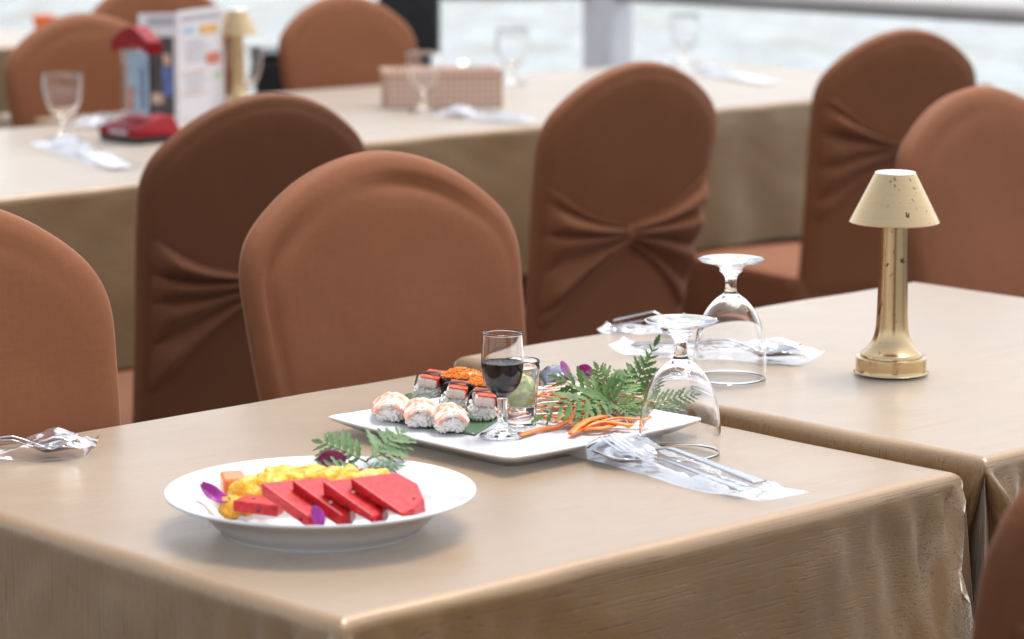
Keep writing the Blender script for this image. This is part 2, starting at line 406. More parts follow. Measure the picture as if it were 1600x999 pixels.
tablecloth(4.15, 5.10, 7.15, 8.15, .75, .33, 'farthest pale tablecloth in the upper left corner with an orange cup on it', 6.1, step=.04)

# ------------------------------------------------------------------ chairs in brown stretch covers
LEAN = math.tan(R(10))
def hw(z): 
    pts = [(0, .212), (.2, .2), (.45, .192), (.62, .204), (.76, .217), (.84, .2205)]
    for (a, wa), (b, wb) in zip(pts, pts[1:]):
        if a <= z <= b: return wa + (wb - wa) * (z - a) / (b - a)
    return pts[-1][1]
def outline():
    """closed outline of the backrest in (x, z), counter clockwise seen from the front"""
    right = [(hw(z), z) for z in (.40, .47, .54, .61, .68, .74, .79, .83)]
    dome = [(.2155, .858), (.200, .886), (.167, .914), (.119, .942), (.062, .9615), (0, .969)]
    half = right + dome
    pts = half + [(-x, z) for x, z in half[-2::-1]]
    return [(p.x, p.y) for p in spline(pts, 4)] + [(-.192 + .384 * k / 24, .40) for k in range(1, 24)]
OUT = outline()
def back_geo(seed, crease):
    c = V((0, .69)); n = len(OUT); rs = [0, .18, .36, .52, .64, .74, .80, .84, .88, .91, .94, .965, .985, 1.0]
    v, f = [], []; rowi = []
    T = .021
    for side in (1, -1):
        for r in rs if side == 1 else rs[-2::-1]:
            row = []
            if r == 0:
                row = [len(v)]; x, z = c; v.append(V((x, side * T - LEAN * (z - .45), z)))
            else:
                for x0_, z0_ in OUT:
                    x = c.x + (x0_ - c.x) * r; z = c.y + (z0_ - c.y) * r
                    y = side * T * (1 - r ** 14) ** .5 if r < 1 else 0
                    y += side * .0035 * noise.noise(V((x * 7, z * 7, seed + side))) * (1 - r ** 6)
                    ztop = 1 - (.968 - z) / .35
                    if side == 1:
                        arc = math.exp(-((r - .87) / .026) ** 2) * max(0, ztop) * crease
                        y -= .017 * arc * max(0, .35 + noise.noise(V((x * 5 + seed, 0, seed))) * 1.2)
                    y -= (side * .0038 if side == -1 else .0006) * math.exp(-((r - .93) / .014) ** 2)
                    y += side * .0028 * noise.noise(V((x * 26 + z * 9, z * 8, seed * 3 + side))) * max(0, r - .35) * (1 - r ** 8)
                    # slight cushion curve across
                    y += -.012 * (1 - (x / .22) ** 2) * (1 if side == -1 else .4) * .5
                    row.append(len(v)); v.append(V((x, y - LEAN * (z - .45), z)))
            rowi.append(row)
    for a, b in zip(rowi, rowi[1:]):
        for k in range(n):
            k2 = (k + 1) % n
            if len(a) == 1: f.append((a[0], b[k], b[k2]))
            elif len(b) == 1: f.append((a[k], a[k2], b[0]))
            else: f.append((a[k], a[k2], b[k2], b[k]))
    return v, f
def sash_geo(seed, hk=.705, spread=.125, tilt=0.0):
    """band of gathered cloth across the rear of the backrest, pinched at the middle"""
    gs = []
    for sgn in (-1, 1):
        rnd = random.Random(int(seed * 10) + sgn); ph0 = rnd.uniform(0, 3); fq = rnd.uniform(11.0, 13.5); up_ = rnd.uniform(.82, 1.0)
        def fn(u, w, sgn=sgn):
            a = u; b = (w - .5) * 2
            bow = .022 * b * math.sin(PI * a) * (-1 if b > 0 else -1)
            z = min(.832, hk + b * (.014 + spread * a ** .9 * (up_ if b > 0 else 1.25)) + bow + tilt * a * .05 - .010 * a)
            x = sgn * (.002 + a * (hw(z) - .0005 - .002))
            ph = b * fq + ph0 + 1.5 * noise.noise(V((b * 1.7, a * 1.3, seed + sgn))) + .5 * a
            m_ = abs(math.sin(ph * .5)); pl = m_ ** .7
            amp_ = (.007 + .058 * a ** .55 * (1 - .55 * a)) * (.7 + .5 * noise.noise(V((b * 2.3 + 5, seed, sgn))))
            off = .0205 + .002 + pl * max(.002, amp_) * (1 - b ** 10) + .007 * math.exp(-a / .12)
            if abs(b) > .97: off = .016
            cush = .006 * (1 - (min(abs(x), .22) / .22) ** 2)
            edge = max(0, (a - .80) / .20); edge = edge * edge * (3 - 2 * edge)
            y = -((off - .0205) * (1 - edge) + .0205 * (1 - edge ** 3) + cush * (1 - edge)) + edge ** 2 * .002
            return V((x, y - LEAN * (z - .45), z))
        gs.append(grid(fn, 48, 90))
    return join(*gs)
def seat_geo(seed):
    def fn(u, w):
        # rounded slab seat
        x = (u - .5) * 2; y = w
        return V((x * (.205 + .01 * (1 - y)) , .0 + y * .43, .462 - .02 * abs(x) ** 6 - .02 * max(0, (y - .85) / .15) ** 2 + .006 * (1 - x * x) * math.sin(math.pi * y)))
    return grid(fn, 20, 20)
def skirt_geo(seed):
    P_ = [(-.205, .425), (-.213, 0.012), (-.205, -.012), (.205, -.012), (.213, .012), (.205, .425), (.19, .432), (-.19, .432)]
    loop = []
    for i in range(len(P_)):
        a, b = V(P_[i]).to_3d(), V(P_[(i + 1) % len(P_)]).to_3d(); k = max(1, int((b - a).length / .02))
        loop += [a.lerp(b, j / k) for j in range(k)]
    n = len(loop); v = []; c = V((0, .21, 0)); zs = [.458, .448, .43, .38, .3, .2, .1, .005]
    for z in zs:
        for p in loop:
            q = c + (p - c) * (.985 if z > .45 else 1.0 + (.43 - min(z, .43)) * .10)
            q = q + (p - c).normalized() * (.010 * noise.noise(V((p.x * 14, p.y * 14, seed))) * (1 - z / .46)); q.z = z; v.append(q)
    f = [(i * n + k, i * n + (k + 1) % n, (i + 1) * n + (k + 1) % n, (i + 1) * n + k) for i in range(len(zs) - 1) for k in range(n)]
    return v, f
def make_chair(loc, rot, label, seed, crease=0.6, zs=1.0, mat='chair', **sash):
    t = thing('banquet_chair', label, 'chair', loc, rot, 'chairs in brown stretch covers')
    t.scale = (1, 1, zs)
    obj('backrest', back_geo(seed, crease), M[mat], t)
    obj('seat', seat_geo(seed), M[mat], t); obj('skirt', skirt_geo(seed), M[mat], t)
    s = obj('sash', sash_geo(seed, **sash), M[mat], t)
    hk = sash.get('hk', .705)
    g = ball((0, -.034 - LEAN * (hk - .45), hk), (.013, .009, .019), 14, 10)
    g = ([p + V((0, .0015 * math.sin(p.z * 900), 0)) for p in g[0]], g[1])
    obj('knot', g, M[mat], s)
    return t
PI = math.pi
make_chair((1.515, 2.405, 0), PI, 'brown covered chair cut off by the left edge, facing us behind the wrapped cutlery', 1.3, .2, zs=1.025)
make_chair((2.240, 2.545, 0), PI, 'sharp brown covered chair facing us directly behind the sushi platter', 2.2, 1.25, zs=1.007)
make_chair((3.585, 2.66, 0), PI, 'brown covered chair facing us behind the sharp brass lamp, cut by right edge', 3.1, .35)
make_chair((2.700, 3.52, 0), 0, 'dark brown chair seen from behind with sash, in front of the red menu stand', 4.4, .3, mat='darkchair', hk=.67)
make_chair((3.565, 3.565, 0), 0, 'reddish brown chair seen from behind with complete knotted sash, above the soy glass', 5.7, .3, hk=.662)
make_chair((4.60, 3.80, 0), R(-9), 'tall brown chair seen from behind at right, against the railing and water', 6.9, .3, hk=.72, spread=.13, tilt=.4)
make_chair((4.575, 5.40, 0), PI, 'blurred brown chair facing us behind the woven tissue box', 8.2, .3)
make_chair((3.655, 5.20, 0), PI, 'blurred brown chair facing us behind the left water goblet', 9.5, .3)
make_chair((4.07, 5.50, 0), PI, 'blurred brown chair behind the white menu card, its top cut by the frame', 10.4, .3, zs=1.055)
make_chair((1.815, 1.27, 0), 0, 'dark blurred chair corner at bottom right in front of the tablecloth', 11.6, .3, mat='darkchair')

tag(obj('added_board', box(6.70, 6.80, -5.9, 6.42, .003, .46), M['black'], smooth=False, bevel=.01), 'added low dark board hiding the bright water, beneath the handrail and behind the long table', 'added_board')  # dark board added to hide bright water in the gap below the long table
# ------------------------------------------------------------------ railing, post, black things
def bar(a, b, r, n=20): return tube([V(a).lerp(V(b), k / 6) for k in range(7)], r, n)
rl = thing('railing', 'grey painted handrail pipe running across the top right over the water', 'railing', (6.62, 4, 0))
obj('handrail', bar((0, -4.0, .860), (0, 2.54, .860), .030), M['rail'], rl)
for y in (-3.5, -1.5, .5): obj('post', bar((0, y, 0), (0, y, .84), .02), M['rail'], rl)
rl2 = thing('railing', 'short stretch of handrail left of the pale post at top edge', 'railing', (6.62, 6.6, 0))
e2 = site(735, -14, .866) - V((6.62, 6.6, .866))
obj('handrail', bar((e2.normalized() * .07) + V((0, 0, .866)), e2 * 1.5 + V((0, 0, .866)), .03), M['rail'], rl2)
obj('post', bar(e2 * 1.4, e2 * 1.4 + V((0, 0, .84)), .02), M['rail'], rl2)
pl = thing('roof_post', 'pale lavender white upright post at the railing, top centre', 'post', (6.63, 6.60, 0))
def pillar_geo(): return [V((.066 * math.copysign(abs(math.cos(t)) ** .35, math.cos(t)), .066 * math.copysign(abs(math.sin(t)) ** .35, math.sin(t)), z)) for z in (.012, 2.6) for t in [2 * PI * k / 32 for k in range(32)]], [(k, (k + 1) % 32, 32 + (k + 1) % 32, 32 + k) for k in range(32)] + [tuple(range(32))[::-1], tuple(range(32, 64))]
obj('shaft', pillar_geo(), M['pillar'], pl, smooth=False)
obj('base_plate', box(-.1, .1, -.1, .1, 0, .012), M['pillar'], pl, smooth=False, bevel=.003)
bk = thing('equipment_cabinet', 'tall black cabinet partly hidden behind the blurred chair at top centre', 'cabinet', (5.52, 6.30, 0), R(-43))
obj('body', ([V(p) for y in (-.12, .12) for p in ((-.11, y, 0), (.077, y, 0), (.077, y, 1.3), (-.02, y, 1.3), (-.105, y, .86))], [(0, 1, 2, 3, 4), (9, 8, 7, 6, 5)] + [(i, (i + 1) % 5 + 0, (i + 1) % 5 + 5, i + 5) for i in range(5)]), M['black'], bk, smooth=False, bevel=.012)
obj('handle', tube([V((-.06, -.12, .7)), V((-.06, -.15, .72)), V((-.06, -.15, .80)), V((-.06, -.12, .82))], .008), M['blackplastic'], bk)
lb = thing('equipment_case', 'low black case between the blurred brass lamp and the chair', 'case', (4.93, 6.08, 0), R(-43))
obj('body', box(-.13, .2, -.1, .12, 0, .765), M['black'], lb, smooth=False, bevel=.012)
obj('lid', box(-.134, .204, -.104, .124, .768, .782), M['black'], lb, smooth=False, bevel=.005)

# ------------------------------------------------------------------ glassware
GOB = sprof([(0, .0), (.034, .0), (.0352, .0016), (.034, .003), (.024, .0055), (.0135, .0095), (.0125, .014), (.0085, .018), (.0064, .023), (.0063, .033), (.0085, .039), (.0185, .047), (.0285, .060), (.0358, .078), (.0395, .098), (.0405, .115), (.0398, .1335)], 4)
GOBI = sprof([(.0386, .1338), (.0391, .115), (.0381, .098), (.0344, .078), (.0268, .0605), (.0165, .0485), (.006, .0425), (0, .0415)], 4)
def goblet(x, y, z, label, flip=False, cat='wine glass'):
    t = thing('goblet', label, cat, (x, y, z + (.1342 if flip else 0.0)), 0, 'clear water goblets')
    if flip: t.rotation_euler = (PI, 0, 0)
    obj('bowl', lathe(GOB + GOBI, 72), M['glass'], t)
    return t
g = site(1062, 711, .75); goblet(g.x, g.y, .7515, 'nearer upside-down goblet beside the sushi platter, ferns seen through it', True)
g = site(1140, 594, .762); goblet(g.x, g.y, .7635, 'farther upside-down goblet in front of the wrapped spoon on the second table', True)
g = site(100, 219, .75); goblet(g.x, g.y, .7515, 'blurred upright goblet left of the red menu stand')
g = site(663, 176, .75); goblet(g.x, g.y, .7515, 'blurred upright goblet in front of the woven tissue box')
g = site(800, 131, .75); goblet(g.x, g.y, .7515, 'blurred upright goblet right of the woven tissue box')
g = site(1070, 101, .75); goblet(g.x, g.y, .7515, 'faint blurred upright goblet beyond the knotted-sash chair, against the water')
g = site(384, 166, .75); goblet(g.x, g.y, .7515, 'blurred goblet peeking out right of the distant brass lamp')

# ------------------------------------------------------------------ brass lamps
def lamp(x, y, z, label):
    t = thing('table_lamp', label, 'lamp', (x, y, z), 0, 'brass table lamps')
    obj('base', lathe(sprof([(0, .0025), (.0385, .0025), (.0392, .0035), (.0392, .018), (.0385, .0195), (.036, .0200)], 3) + [(0, .02)], 72), M['brass'], t)
    obj('rubber_foot', lathe([(0, 0), (.037, 0), (.037, .0024), (0, .0024)], 48), M['blackplastic'], t)
    obj('stem', lathe(sprof([(.0345, .0202), (.0335, .0235), (.0285, .028), (.0225, .036), (.0190, .047), (.0176, .062), (.0166, .09), (.0155, .135), (.0148, .182)], 6), 64), M['brass'], t)
    s = obj('lamp_shade', lathe(sprof([(.0226, .2245), (.0478, .1750), (.0492, .1715), (.0487, .1697)], 4) + [(.0465, .1697), (.0462, .1745), (.021, .222), (.0, .222)], 72), M['brass'], t)
    obj('cap', lathe([(.0226, .2246), (.0222, .2256), (.0205, .2262), (0, .2262)], 48), M['palebrass'], s)
g = site(1392, 586, .762); lamp(g.x, g.y, .7635, 'sharp brass table lamp with cone shade and dark spots, on the right table')
g = site(372, 174, .75); lamp(g.x, g.y, .7515, 'blurred cream lit brass lamp beside the white menu card')

# ------------------------------------------------------------------ menu stand, menu card, box, orange cup
st = thing('menu_stand', 'red topped acrylic menu stand with red base left of the white menu card', 'menu stand', (3.315, 4.69, .7515), R(-90))
# local x = along the face (to the viewer's right), local y = away
obj('base', ([V(p) for p in ((-.062, 0, .012), (.066, 0, .012), (.066, .12, .012), (-.062, .12, .012), (-.06, .002, .03), (.064, .002, .03), (.045, .075, .052), (-.041, .075, .052), (-.041, .11, .05), (.045, .11, .05))],
    [(0, 3, 2, 1), (0, 1, 5, 4), (4, 5, 6, 7), (7, 6, 9, 8), (8, 9, 2, 3), (1, 2, 9, 6, 5), (0, 4, 7, 8, 3)]), M['red'], st, smooth=False, bevel=.003)
obj('foot', box(-.06, .064, .003, .117, 0, .0115), M['blackplastic'], st, smooth=False)
def wave_cap():
    xs = [-.062 + .128 * k / 24 for k in range(25)]
    lo = [.176 + .016 * math.sin(PI * (x + .062) / .128) for x in xs]; hi = [l + .026 + .012 * math.sin(PI * (x + .062) / .128) ** 2 for l, x in zip(lo, xs)]
    v = []
    for y in (.036, .072): v += [V((x, y, z)) for x, z in zip(xs, lo)] + [V((x, y, z)) for x, z in zip(xs, hi)]
    f = []
    for k in range(24):
        f += [(k, k + 1, 26 + k, 25 + k), (50 + k, 75 + k, 76 + k, 51 + k), (25 + k, 26 + k, 76 + k, 75 + k), (k, 50 + k, 51 + k, k + 1)]
    f += [(0, 25, 75, 50), (24, 74, 99, 49)]
    return v, f
obj('cap', wave_cap(), M['red'], st, smooth=False, bevel=.002)
obj('acrylic_panel', box(-.044, .048, .05, .056, .053, .182), M['glass'], st, smooth=False)
ps = obj('poster', box(-.038, .043, .058, .059, .053, .18), M['lightblue'], st, smooth=False)
obj('printed_figure', ([V(p) for p in ((-.03, .0575, .062), (-.012, .0575, .062), (-.012, .0575, .10), (-.024, .0575, .115), (-.032, .0575, .09))], [(0, 1, 2, 3, 4)]), M['redprint'], ps, smooth=False)
obj('printed_column', ([V(p) for p in ((.012, .0575, .065), (.03, .0575, .065), (.028, .0575, .15), (.012, .0575, .14))], [(0, 1, 2, 3)]), M['blueprint'], ps, smooth=False)
obj('printed_margin', ([V(p) for p in ((-.0375, .0574, .054), (-.031, .0574, .054), (-.031, .0574, .178), (-.0375, .0574, .178))], [(0, 1, 2, 3)]), M['tanprint'], ps, smooth=False)
# pale script on the red base (too blurred in the picture to read): a wavy stroke
obj('script', tube([V((-.022 + .062 * k / 40, -.0008, .021 + .0045 * math.sin(k * .9) * (1 - .4 * math.sin(k * .37)))) for k in range(41)], .0013, 6), M['paper'], st)

a = site(219, 193, .75); b = site(279, 191, .75); c = site(351, 176, .75)
mc = thing('menu_card', 'tall white folded menu card standing between red stand and distant lamp', 'menu', (b.x, b.y, .7515))
def card(p, q, h0=0.0, h1=.236, th=.002):
    d = (q - p); d.z = 0; d.normalize(); n = V((d.y, -d.x, 0))
    o = V((b.x, b.y, 0)); p = V((p.x, p.y, 0)) - o; q = V((q.x, q.y, 0)) - o
    return p, d, n, (q - p).length
def panel(name, p, d, n, u0, u1, z0, z1, mat, lift, parent, th=.0012):
    m = frame(p, d, -n, UP)
    return obj(name, moved(box(u0, u1, -lift - th, -lift, z0, z1), m), mat, parent, smooth=False)
p, d, n, L = card(a, b); left = panel('front_cover', p, d, n, 0, L - .001, 0, .233, M['paper'], 0, mc)
panel('header_print', p, d, n, .02, L - .006, .205, .225, M['greytext'], .0016, left, .0004)
dk = panel('dark_photo', p, d, n, .015, L - .008, .012, .183, M['darkprint'], .0016, left, .0004)
panel('blue_coat', p, d, n, L * .58, L - .010, .055, .118, M['blueprint'], .0024, left, .0004)
panel('warm_face', p, d, n, L * .62, L - .016, .122, .146, M['tanprint'], .0024, left, .0004)
panel('warm_table', p, d, n, .02, L * .62, .04, .062, M['tanprint'], .0024, left, .0004)
p, d, n, L = card(b, c); right = panel('inner_page', p, d, n, .001, L, 0, .236, M['paper'], 0, mc)
panel('header_print', p, d, n, .02, L - .02, .212, .224, M['greytext'], .0016, right, .0004)
panel('orange_heading', p, d, n, L * .46, L * .86, .180, .199, M['orangeprint'], .0016, right, .0004)
panel('blue_motif', p, d, n, L * .12, L * .36, .185, .198, M['lightblue'], .0016, right, .0004)
for k in range(6): panel('menu_line', p, d, n, L * (.14 + .03 * (k % 2)), L * (.52 + .1 * ((k * 7) % 3)), .168 - .009 * k, .171 - .009 * k, M['greytext'], .0016, right, .0004)
panel('tan_rule', p, d, n, L * .1, L * .62, .098, .103, M['tanprint'], .0016, right, .0004)
panel('tan_rule', p, d, n, L * .1, L * .62, .052, .057, M['tanprint'], .0016, right, .0004)
panel('dish_photo', p, d, n, L * .6, L * .9, .112, .138, M['redprint'], .0016, right, .0004)
panel('herb_photo', p, d, n, L * .76, L * .94, .076, .094, M['greenprint'], .0016, right, .0004)
for k in range(4): panel('menu_line', p, d, n, L * .14, L * (.5 + .08 * ((k * 5) % 3)), .09 - .009 * k, .0925 - .009 * k, M['greytext'], .0016, right, .0004)

p0 = site(607, 171, .75); p1 = site(786, 168, .75); d = p1 - p0; L = d.length
tb = thing('tissue_box', 'pinkish beige woven box standing behind the blurred goblet', 'box', (p0.x, p0.y, .7515), math.atan2(d.y, d.x))
Hb = .082
obj('body', join(box(0, L, 0, .006, 0, Hb), box(0, L, .114, .12, 0, Hb), box(0, .006, .0062, .1138, 0, Hb), box(L - .006, L, .0062, .1138, 0, Hb), box(.0062, L - .0062, .0062, .1138, 0, .004)), M['wicker'], tb, smooth=False)
obj('rim', join(box(-.003, L + .003, -.003, .0, Hb - .012, Hb + .002), box(-.003, L + .003, .12, .123, Hb - .012, Hb + .002), box(-.003, 0, 0, .12, Hb - .012, Hb + .002), box(L, L + .003, 0, .12, Hb - .012, Hb + .002)), M['wicker'], tb, smooth=False)
obj('lining', box(.008, L - .008, .008, .112, .02, .07), M['wicker'], tb, smooth=False)
g = site(62, 49, .75)
oc = thing('plastic_cup', 'small bright orange cup on the farthest table at upper left', 'cup', (g.x - .05, g.y - .1, .7515))
obj('body', lathe(sprof([(0, 0), (.026, 0), (.0275, .002), (.036, .05), (.0365, .052), (.0355, .052), (.026, .004), (0, .004)], 3), 32), M['orange'], oc)
obj('rim', tube([V((.0365 * math.cos(2 * PI * k / 32), .0365 * math.sin(2 * PI * k / 32), .0525)) for k in range(33)], .0018, 8, False), M['orange'], oc)

# ------------------------------------------------------------------ wrapped cutlery
def spoon_geo(L=.205, bw=.021, sc=1.0):
    def w(s):
        if s < .30: t = s / .30; return bw * math.sin(PI * min(1, .06 + t * .94)) ** .62 + .0022 * t
        t = (s - .30) / .70; return .0032 + .0052 * t ** 1.6 - .006 * max(0, t - .93)
    def fn(u, v_):
        s = u; a = (v_ - .5) * 2; ww = w(s)
        bowl = math.sin(PI * min(1, s / .31)) if s < .31 else 0
        z = .0015 + .012 * min(1, max(0, (s - .22) / .2)) - .009 * max(0, (s - .5) / .5) - .0085 * bowl * (1 - a * a) + .006 * bowl * 0 + .010 * (1 - min(1, s / .22)) * .5
        return V((a * ww, s * L, z + .008 * bowl))
    return grid(fn, 40, 8)
def fork_geo(L=.200):
    gs = []
    def zz(s): return .004 + .012 * min(1, max(0, (s - .16) / .25)) - .012 * max(0, (s - .45) / .55) + .010 * max(0, (.16 - s) / .16)
    def fn(u, v_):
        s = .20 + .80 * u; a = (v_ - .5) * 2
        ww = .0125 - .0092 * min(1, (s - .2) / .14) if s < .34 else .0033 + .005 * ((s - .34) / .66) ** 1.6
        return V((a * ww, s * L, zz(s)))
    gs.append(grid(fn, 30, 4))
    for k in range(4):
        x = (-1.5 + k) * .0068
        gs.append(grid(lambda u, v_, x=x: V((x + (v_ - .5) * .0044 * (1 - .4 * (1 - u)), u * .205 * L, zz(.205 * u))), 8, 2))
    return join(*gs)
def bag_geo(L, W, seed, hump, up=.0):
    """clear bag: two crumpled sheets sealed at the edges"""
    gs = []
    for side in (1, -1):
        def fn(u, v_, side=side):
            y = u * L; a = (v_ - .5) * 2
            edge = min(1, (1 - abs(a)) / .25) * min(1, u / .06) * min(1, (1 - u) / .06)
            h = hump(u) * (1 - abs(a) ** 2.6) ** .7 * max(0, edge) ** .5
            cr = .0030 * (abs(noise.noise(V((u * 7 + seed, a * 2.2, seed + side)))) * 2 - .5) + .0022 * noise.noise(V((u * 25, a * 6 + u * 9, seed * 2 + side)))
            z = (.0010 + h + cr * edge if side == 1 else .0006 + max(0, cr) * .2 * edge)
            fl = up * (max(0, (u - .9) / .1) ** 2 + max(0, (.1 - u) / .1) ** 2) + .004 * abs(a) ** 3 * (.5 + noise.noise(V((u * 5, a, seed))))
            return V((a * W * .5 * (1 + .05 * noise.noise(V((u * 6, side * 0, seed)))), y, max(.0004, z + fl)))
        gs.append(grid(fn, 60, 24))
    return join(*gs)
def packet(p0, p1, z, W, label, seed, spoon_first=True, order=1, up=.006, soff=.0, low=1.0, paper=True):
    d = V((p1.x - p0.x, p1.y - p0.y, 0)); L = d.length
    t = thing('cutlery_packet', label, 'cutlery packet', (p0.x, p0.y, z), math.atan2(d.y, d.x) - PI / 2, 'cutlery wrapped in clear film')
    hump = lambda u: .005 * low + low * .016 * math.exp(-((u - .2 if spoon_first else u - .8) / .16) ** 2) + low * .007 * math.exp(-((u - .5) / .4) ** 2)
    obj('film_bag', bag_geo(L, W, seed, hump, up), M['film'], t)
    cl = min(.215, L * .82)
    m = tr(.007, L * .09, .0022) if spoon_first else tr(.006, L * .93, .0022) @ rz(PI)
    obj('spoon', moved(spoon_geo(cl), m @ rz(R(-1.5))), M['steel'], t, solid=.0016)
    m2 = tr(-.005, L * .10, .0065) if spoon_first else tr(-.010, L * .925, .0075) @ rz(PI)
    obj('fork', moved(fork_geo(cl * .98), m2 @ rz(R(.8))), M['steel'], t, solid=.0016)
    if paper:
        w0, w1 = -W * .30, W * .22
        obj('napkin', grid(lambda u, v_: V((w0 + (w1 - w0) * v_ + .002 * math.sin(u * 9), L * (.30 + .66 * u) if spoon_first else L * (.04 + .66 * u), .0052 + .0105 * (1 - abs(2 * u - .7)) * .4 + .0012 * noise.noise(V((u * 8, v_ * 3, seed))))), 24, 6), M['napkin'], t, solid=.0008)
    return t
M['napkin'] = plain('white_napkin', (.78, .79, .81), .8, .03, 60, .3, .001)
pa = site(912, 706, .752); pb = site(1236, 786, .752)
packet(pa, pb, .7515, .064, 'wrapped cutlery lying in front of the nearer upside-down goblet, at the table edge', 3.3, True, paper=False)
pa = site(152, 712, .752); pb = site(-150, 716, .752)
packet(pa, pb, .7515, .062, 'wrapped spoon and fork at far left of the nearest table', 5.1, True, up=.012, paper=False)
pa = site(1283, 568, .764); pb = site(962, 548, .764)
packet(pa, pb, .7635, .060, 'wrapped spoon lying behind the farther upside-down goblet', 7.7, True, up=.010, paper=False)
pa = site(940, 513, .766); pb = site(1075, 519, .766)
packet(pa, pb, .7635, .055, 'wrapped cutlery at the back edge of the second table, before the knotted chair', 9.2, False, up=.004, paper=False, low=.45)
pa = site(80, 228, .75); pb = site(195, 268, .75)
packet(pa, pb, .7515, .085, 'blurred wrapped cutlery in front of the left upright goblet', 11.2)
pa = site(690, 183, .75); pb = site(832, 193, .75)
packet(pa, pb, .7515, .075, 'blurred wrapped cutlery in front of the woven tissue box', 12.6)
pa = site(1085, 113, .75); pb = site(1205, 134, .75)
packet(pa, pb, .7515, .085, 'blurred wrapped cutlery near the railing, right of the faint goblet', 14.1)
pa = site(126, 205, .75); pb = site(186, 184, .75)
packet(pa, pb, .7515, .07, 'blurred small wrapped cutlery between left goblet and red stand', 15.3)
pa = site(700, 112, .75); pb = site(785, 117, .75)
packet(pa, pb, .7515, .08, 'blurred white wrapped cutlery behind the woven tissue box', 16.8)

# ------------------------------------------------------------------ plates
fc = site(501, 768, .784); FX, FY = fc.x, fc.y
fp = thing('dinner_plate', 'round white plate with a wide rim carrying fruit', 'plate', (FX, FY, .7505))
PP = [(0, .004), (.083, .004), (.0845, .0), (.0875, .0), (.089, .0025), (.097, .010), (.106, .019), (.118, .0265), (.134, .0322), (.1368, .0338), (.1368, .0352), (.1345, .0356), (.118, .0305), (.104, .0235), (.094, .0135), (.085, .0085), (.07, .0072), (0, .007)]
obj('dish', lathe([(p.x if p.x > 1e-5 else 0, p.y) for p in spline(PP, 4)], 128), M['china'], fp)

px0, px1 = 1.815, 2.091; py0, py1 = 1.937, 2.213
SX, SY = (px0 + px1) / 2, (py0 + py1) / 2; HS = (px1 - px0) / 2
sp = thing('serving_platter', 'square white platter with upturned corners carrying sushi', 'platter', (SX, SY, .7505))
def sq(h, rc, n=8, lift=0):
    """rounded square ring of half size h at corner radius rc"""
    pts = []
    for k, (sx, sy) in enumerate(((1, -1), (1, 1), (-1, 1), (-1, -1))):
        for j in range(n + 1):
            a = -PI / 2 + k * PI / 2 + PI / 2 * j / n
            pts.append(V((sx * (h - rc) + rc * math.cos(a), sy * (h - rc) + rc * math.sin(a), 0)))
    out = []
    for i in range(len(pts)):
        a, b = pts[i], pts[(i + 1) % len(pts)]
        k = 12 if (b - a).length > rc else 1
        out += [a.lerp(b, j / k) for j in range(k)]
    return out
rings = [(.0, .003, .0), (.05, .003, .01), (.1035, .003, .014), (.106, .0, .015), (.1095, .0, .015), (.111, .0025, .015), (.118, .0045, .016), (.129, .0095, .014), (HS - .002, .0135, .010), (HS, .0150, .010), (HS, .0163, .010), (HS - .003, .0172, .010), (.129, .0138, .012), (.121, .0082, .014), (.114, .0056, .015), (.1, .0050, .014), (.05, .005, .01), (.0, .005, .0)]
v, f = [], []; rows = []
for h, z, rc in rings:
    if h == 0: rows.append([len(v)]); v.append(V((0, 0, z))); continue
    rr = sq(h, rc); rows.append(list(range(len(v), len(v) + len(rr))))
    for p in rr:
        cl = (min(abs(p.x), abs(p.y)) / HS) ** 4
        v.append(V((p.x, p.y, z + .002 * cl * max(0, (h - .112) / .025))))
for a, b in zip(rows, rows[1:]):
    n = max(len(a), len(b))
    for k in range(n):
        k2 = (k + 1) % n
        if len(a) == 1: f.append((a[0], b[k], b[k2]))
        elif len(b) == 1: f.append((a[k], a[k2], b[0]))
        else: f.append((a[k], a[k2], b[k2], b[k]))
obj('dish', (v, f), M['china'], sp)
PZ = .7505 + .0054

# banana leaf under the sushi
gl = [site(560, 652, PZ), site(640, 684, PZ), site(742, 681, PZ), site(782, 655, PZ), site(745, 632, PZ), site(640, 615, PZ)]
gc = sum(gl, V()) / 6
lf = obj('banana_leaf', grid(lambda u, v_: (gl[0].lerp(gl[1], u).lerp(gl[5].lerp(gl[4], u), v_) if 0 else (gl[0] + (gl[2] - gl[0]) * u * 1.0).lerp(gl[5] + (gl[3] - gl[5]) * u, v_)) - gc + V((0, 0, .0006 + .0004 * noise.noise(V((u * 9, v_ * 9, 2))))), 20, 10), M['leafgreen'], loc=gc, solid=.0006)
tag(lf, 'cut dark green banana leaf lying flat under the sushi', 'leaf')

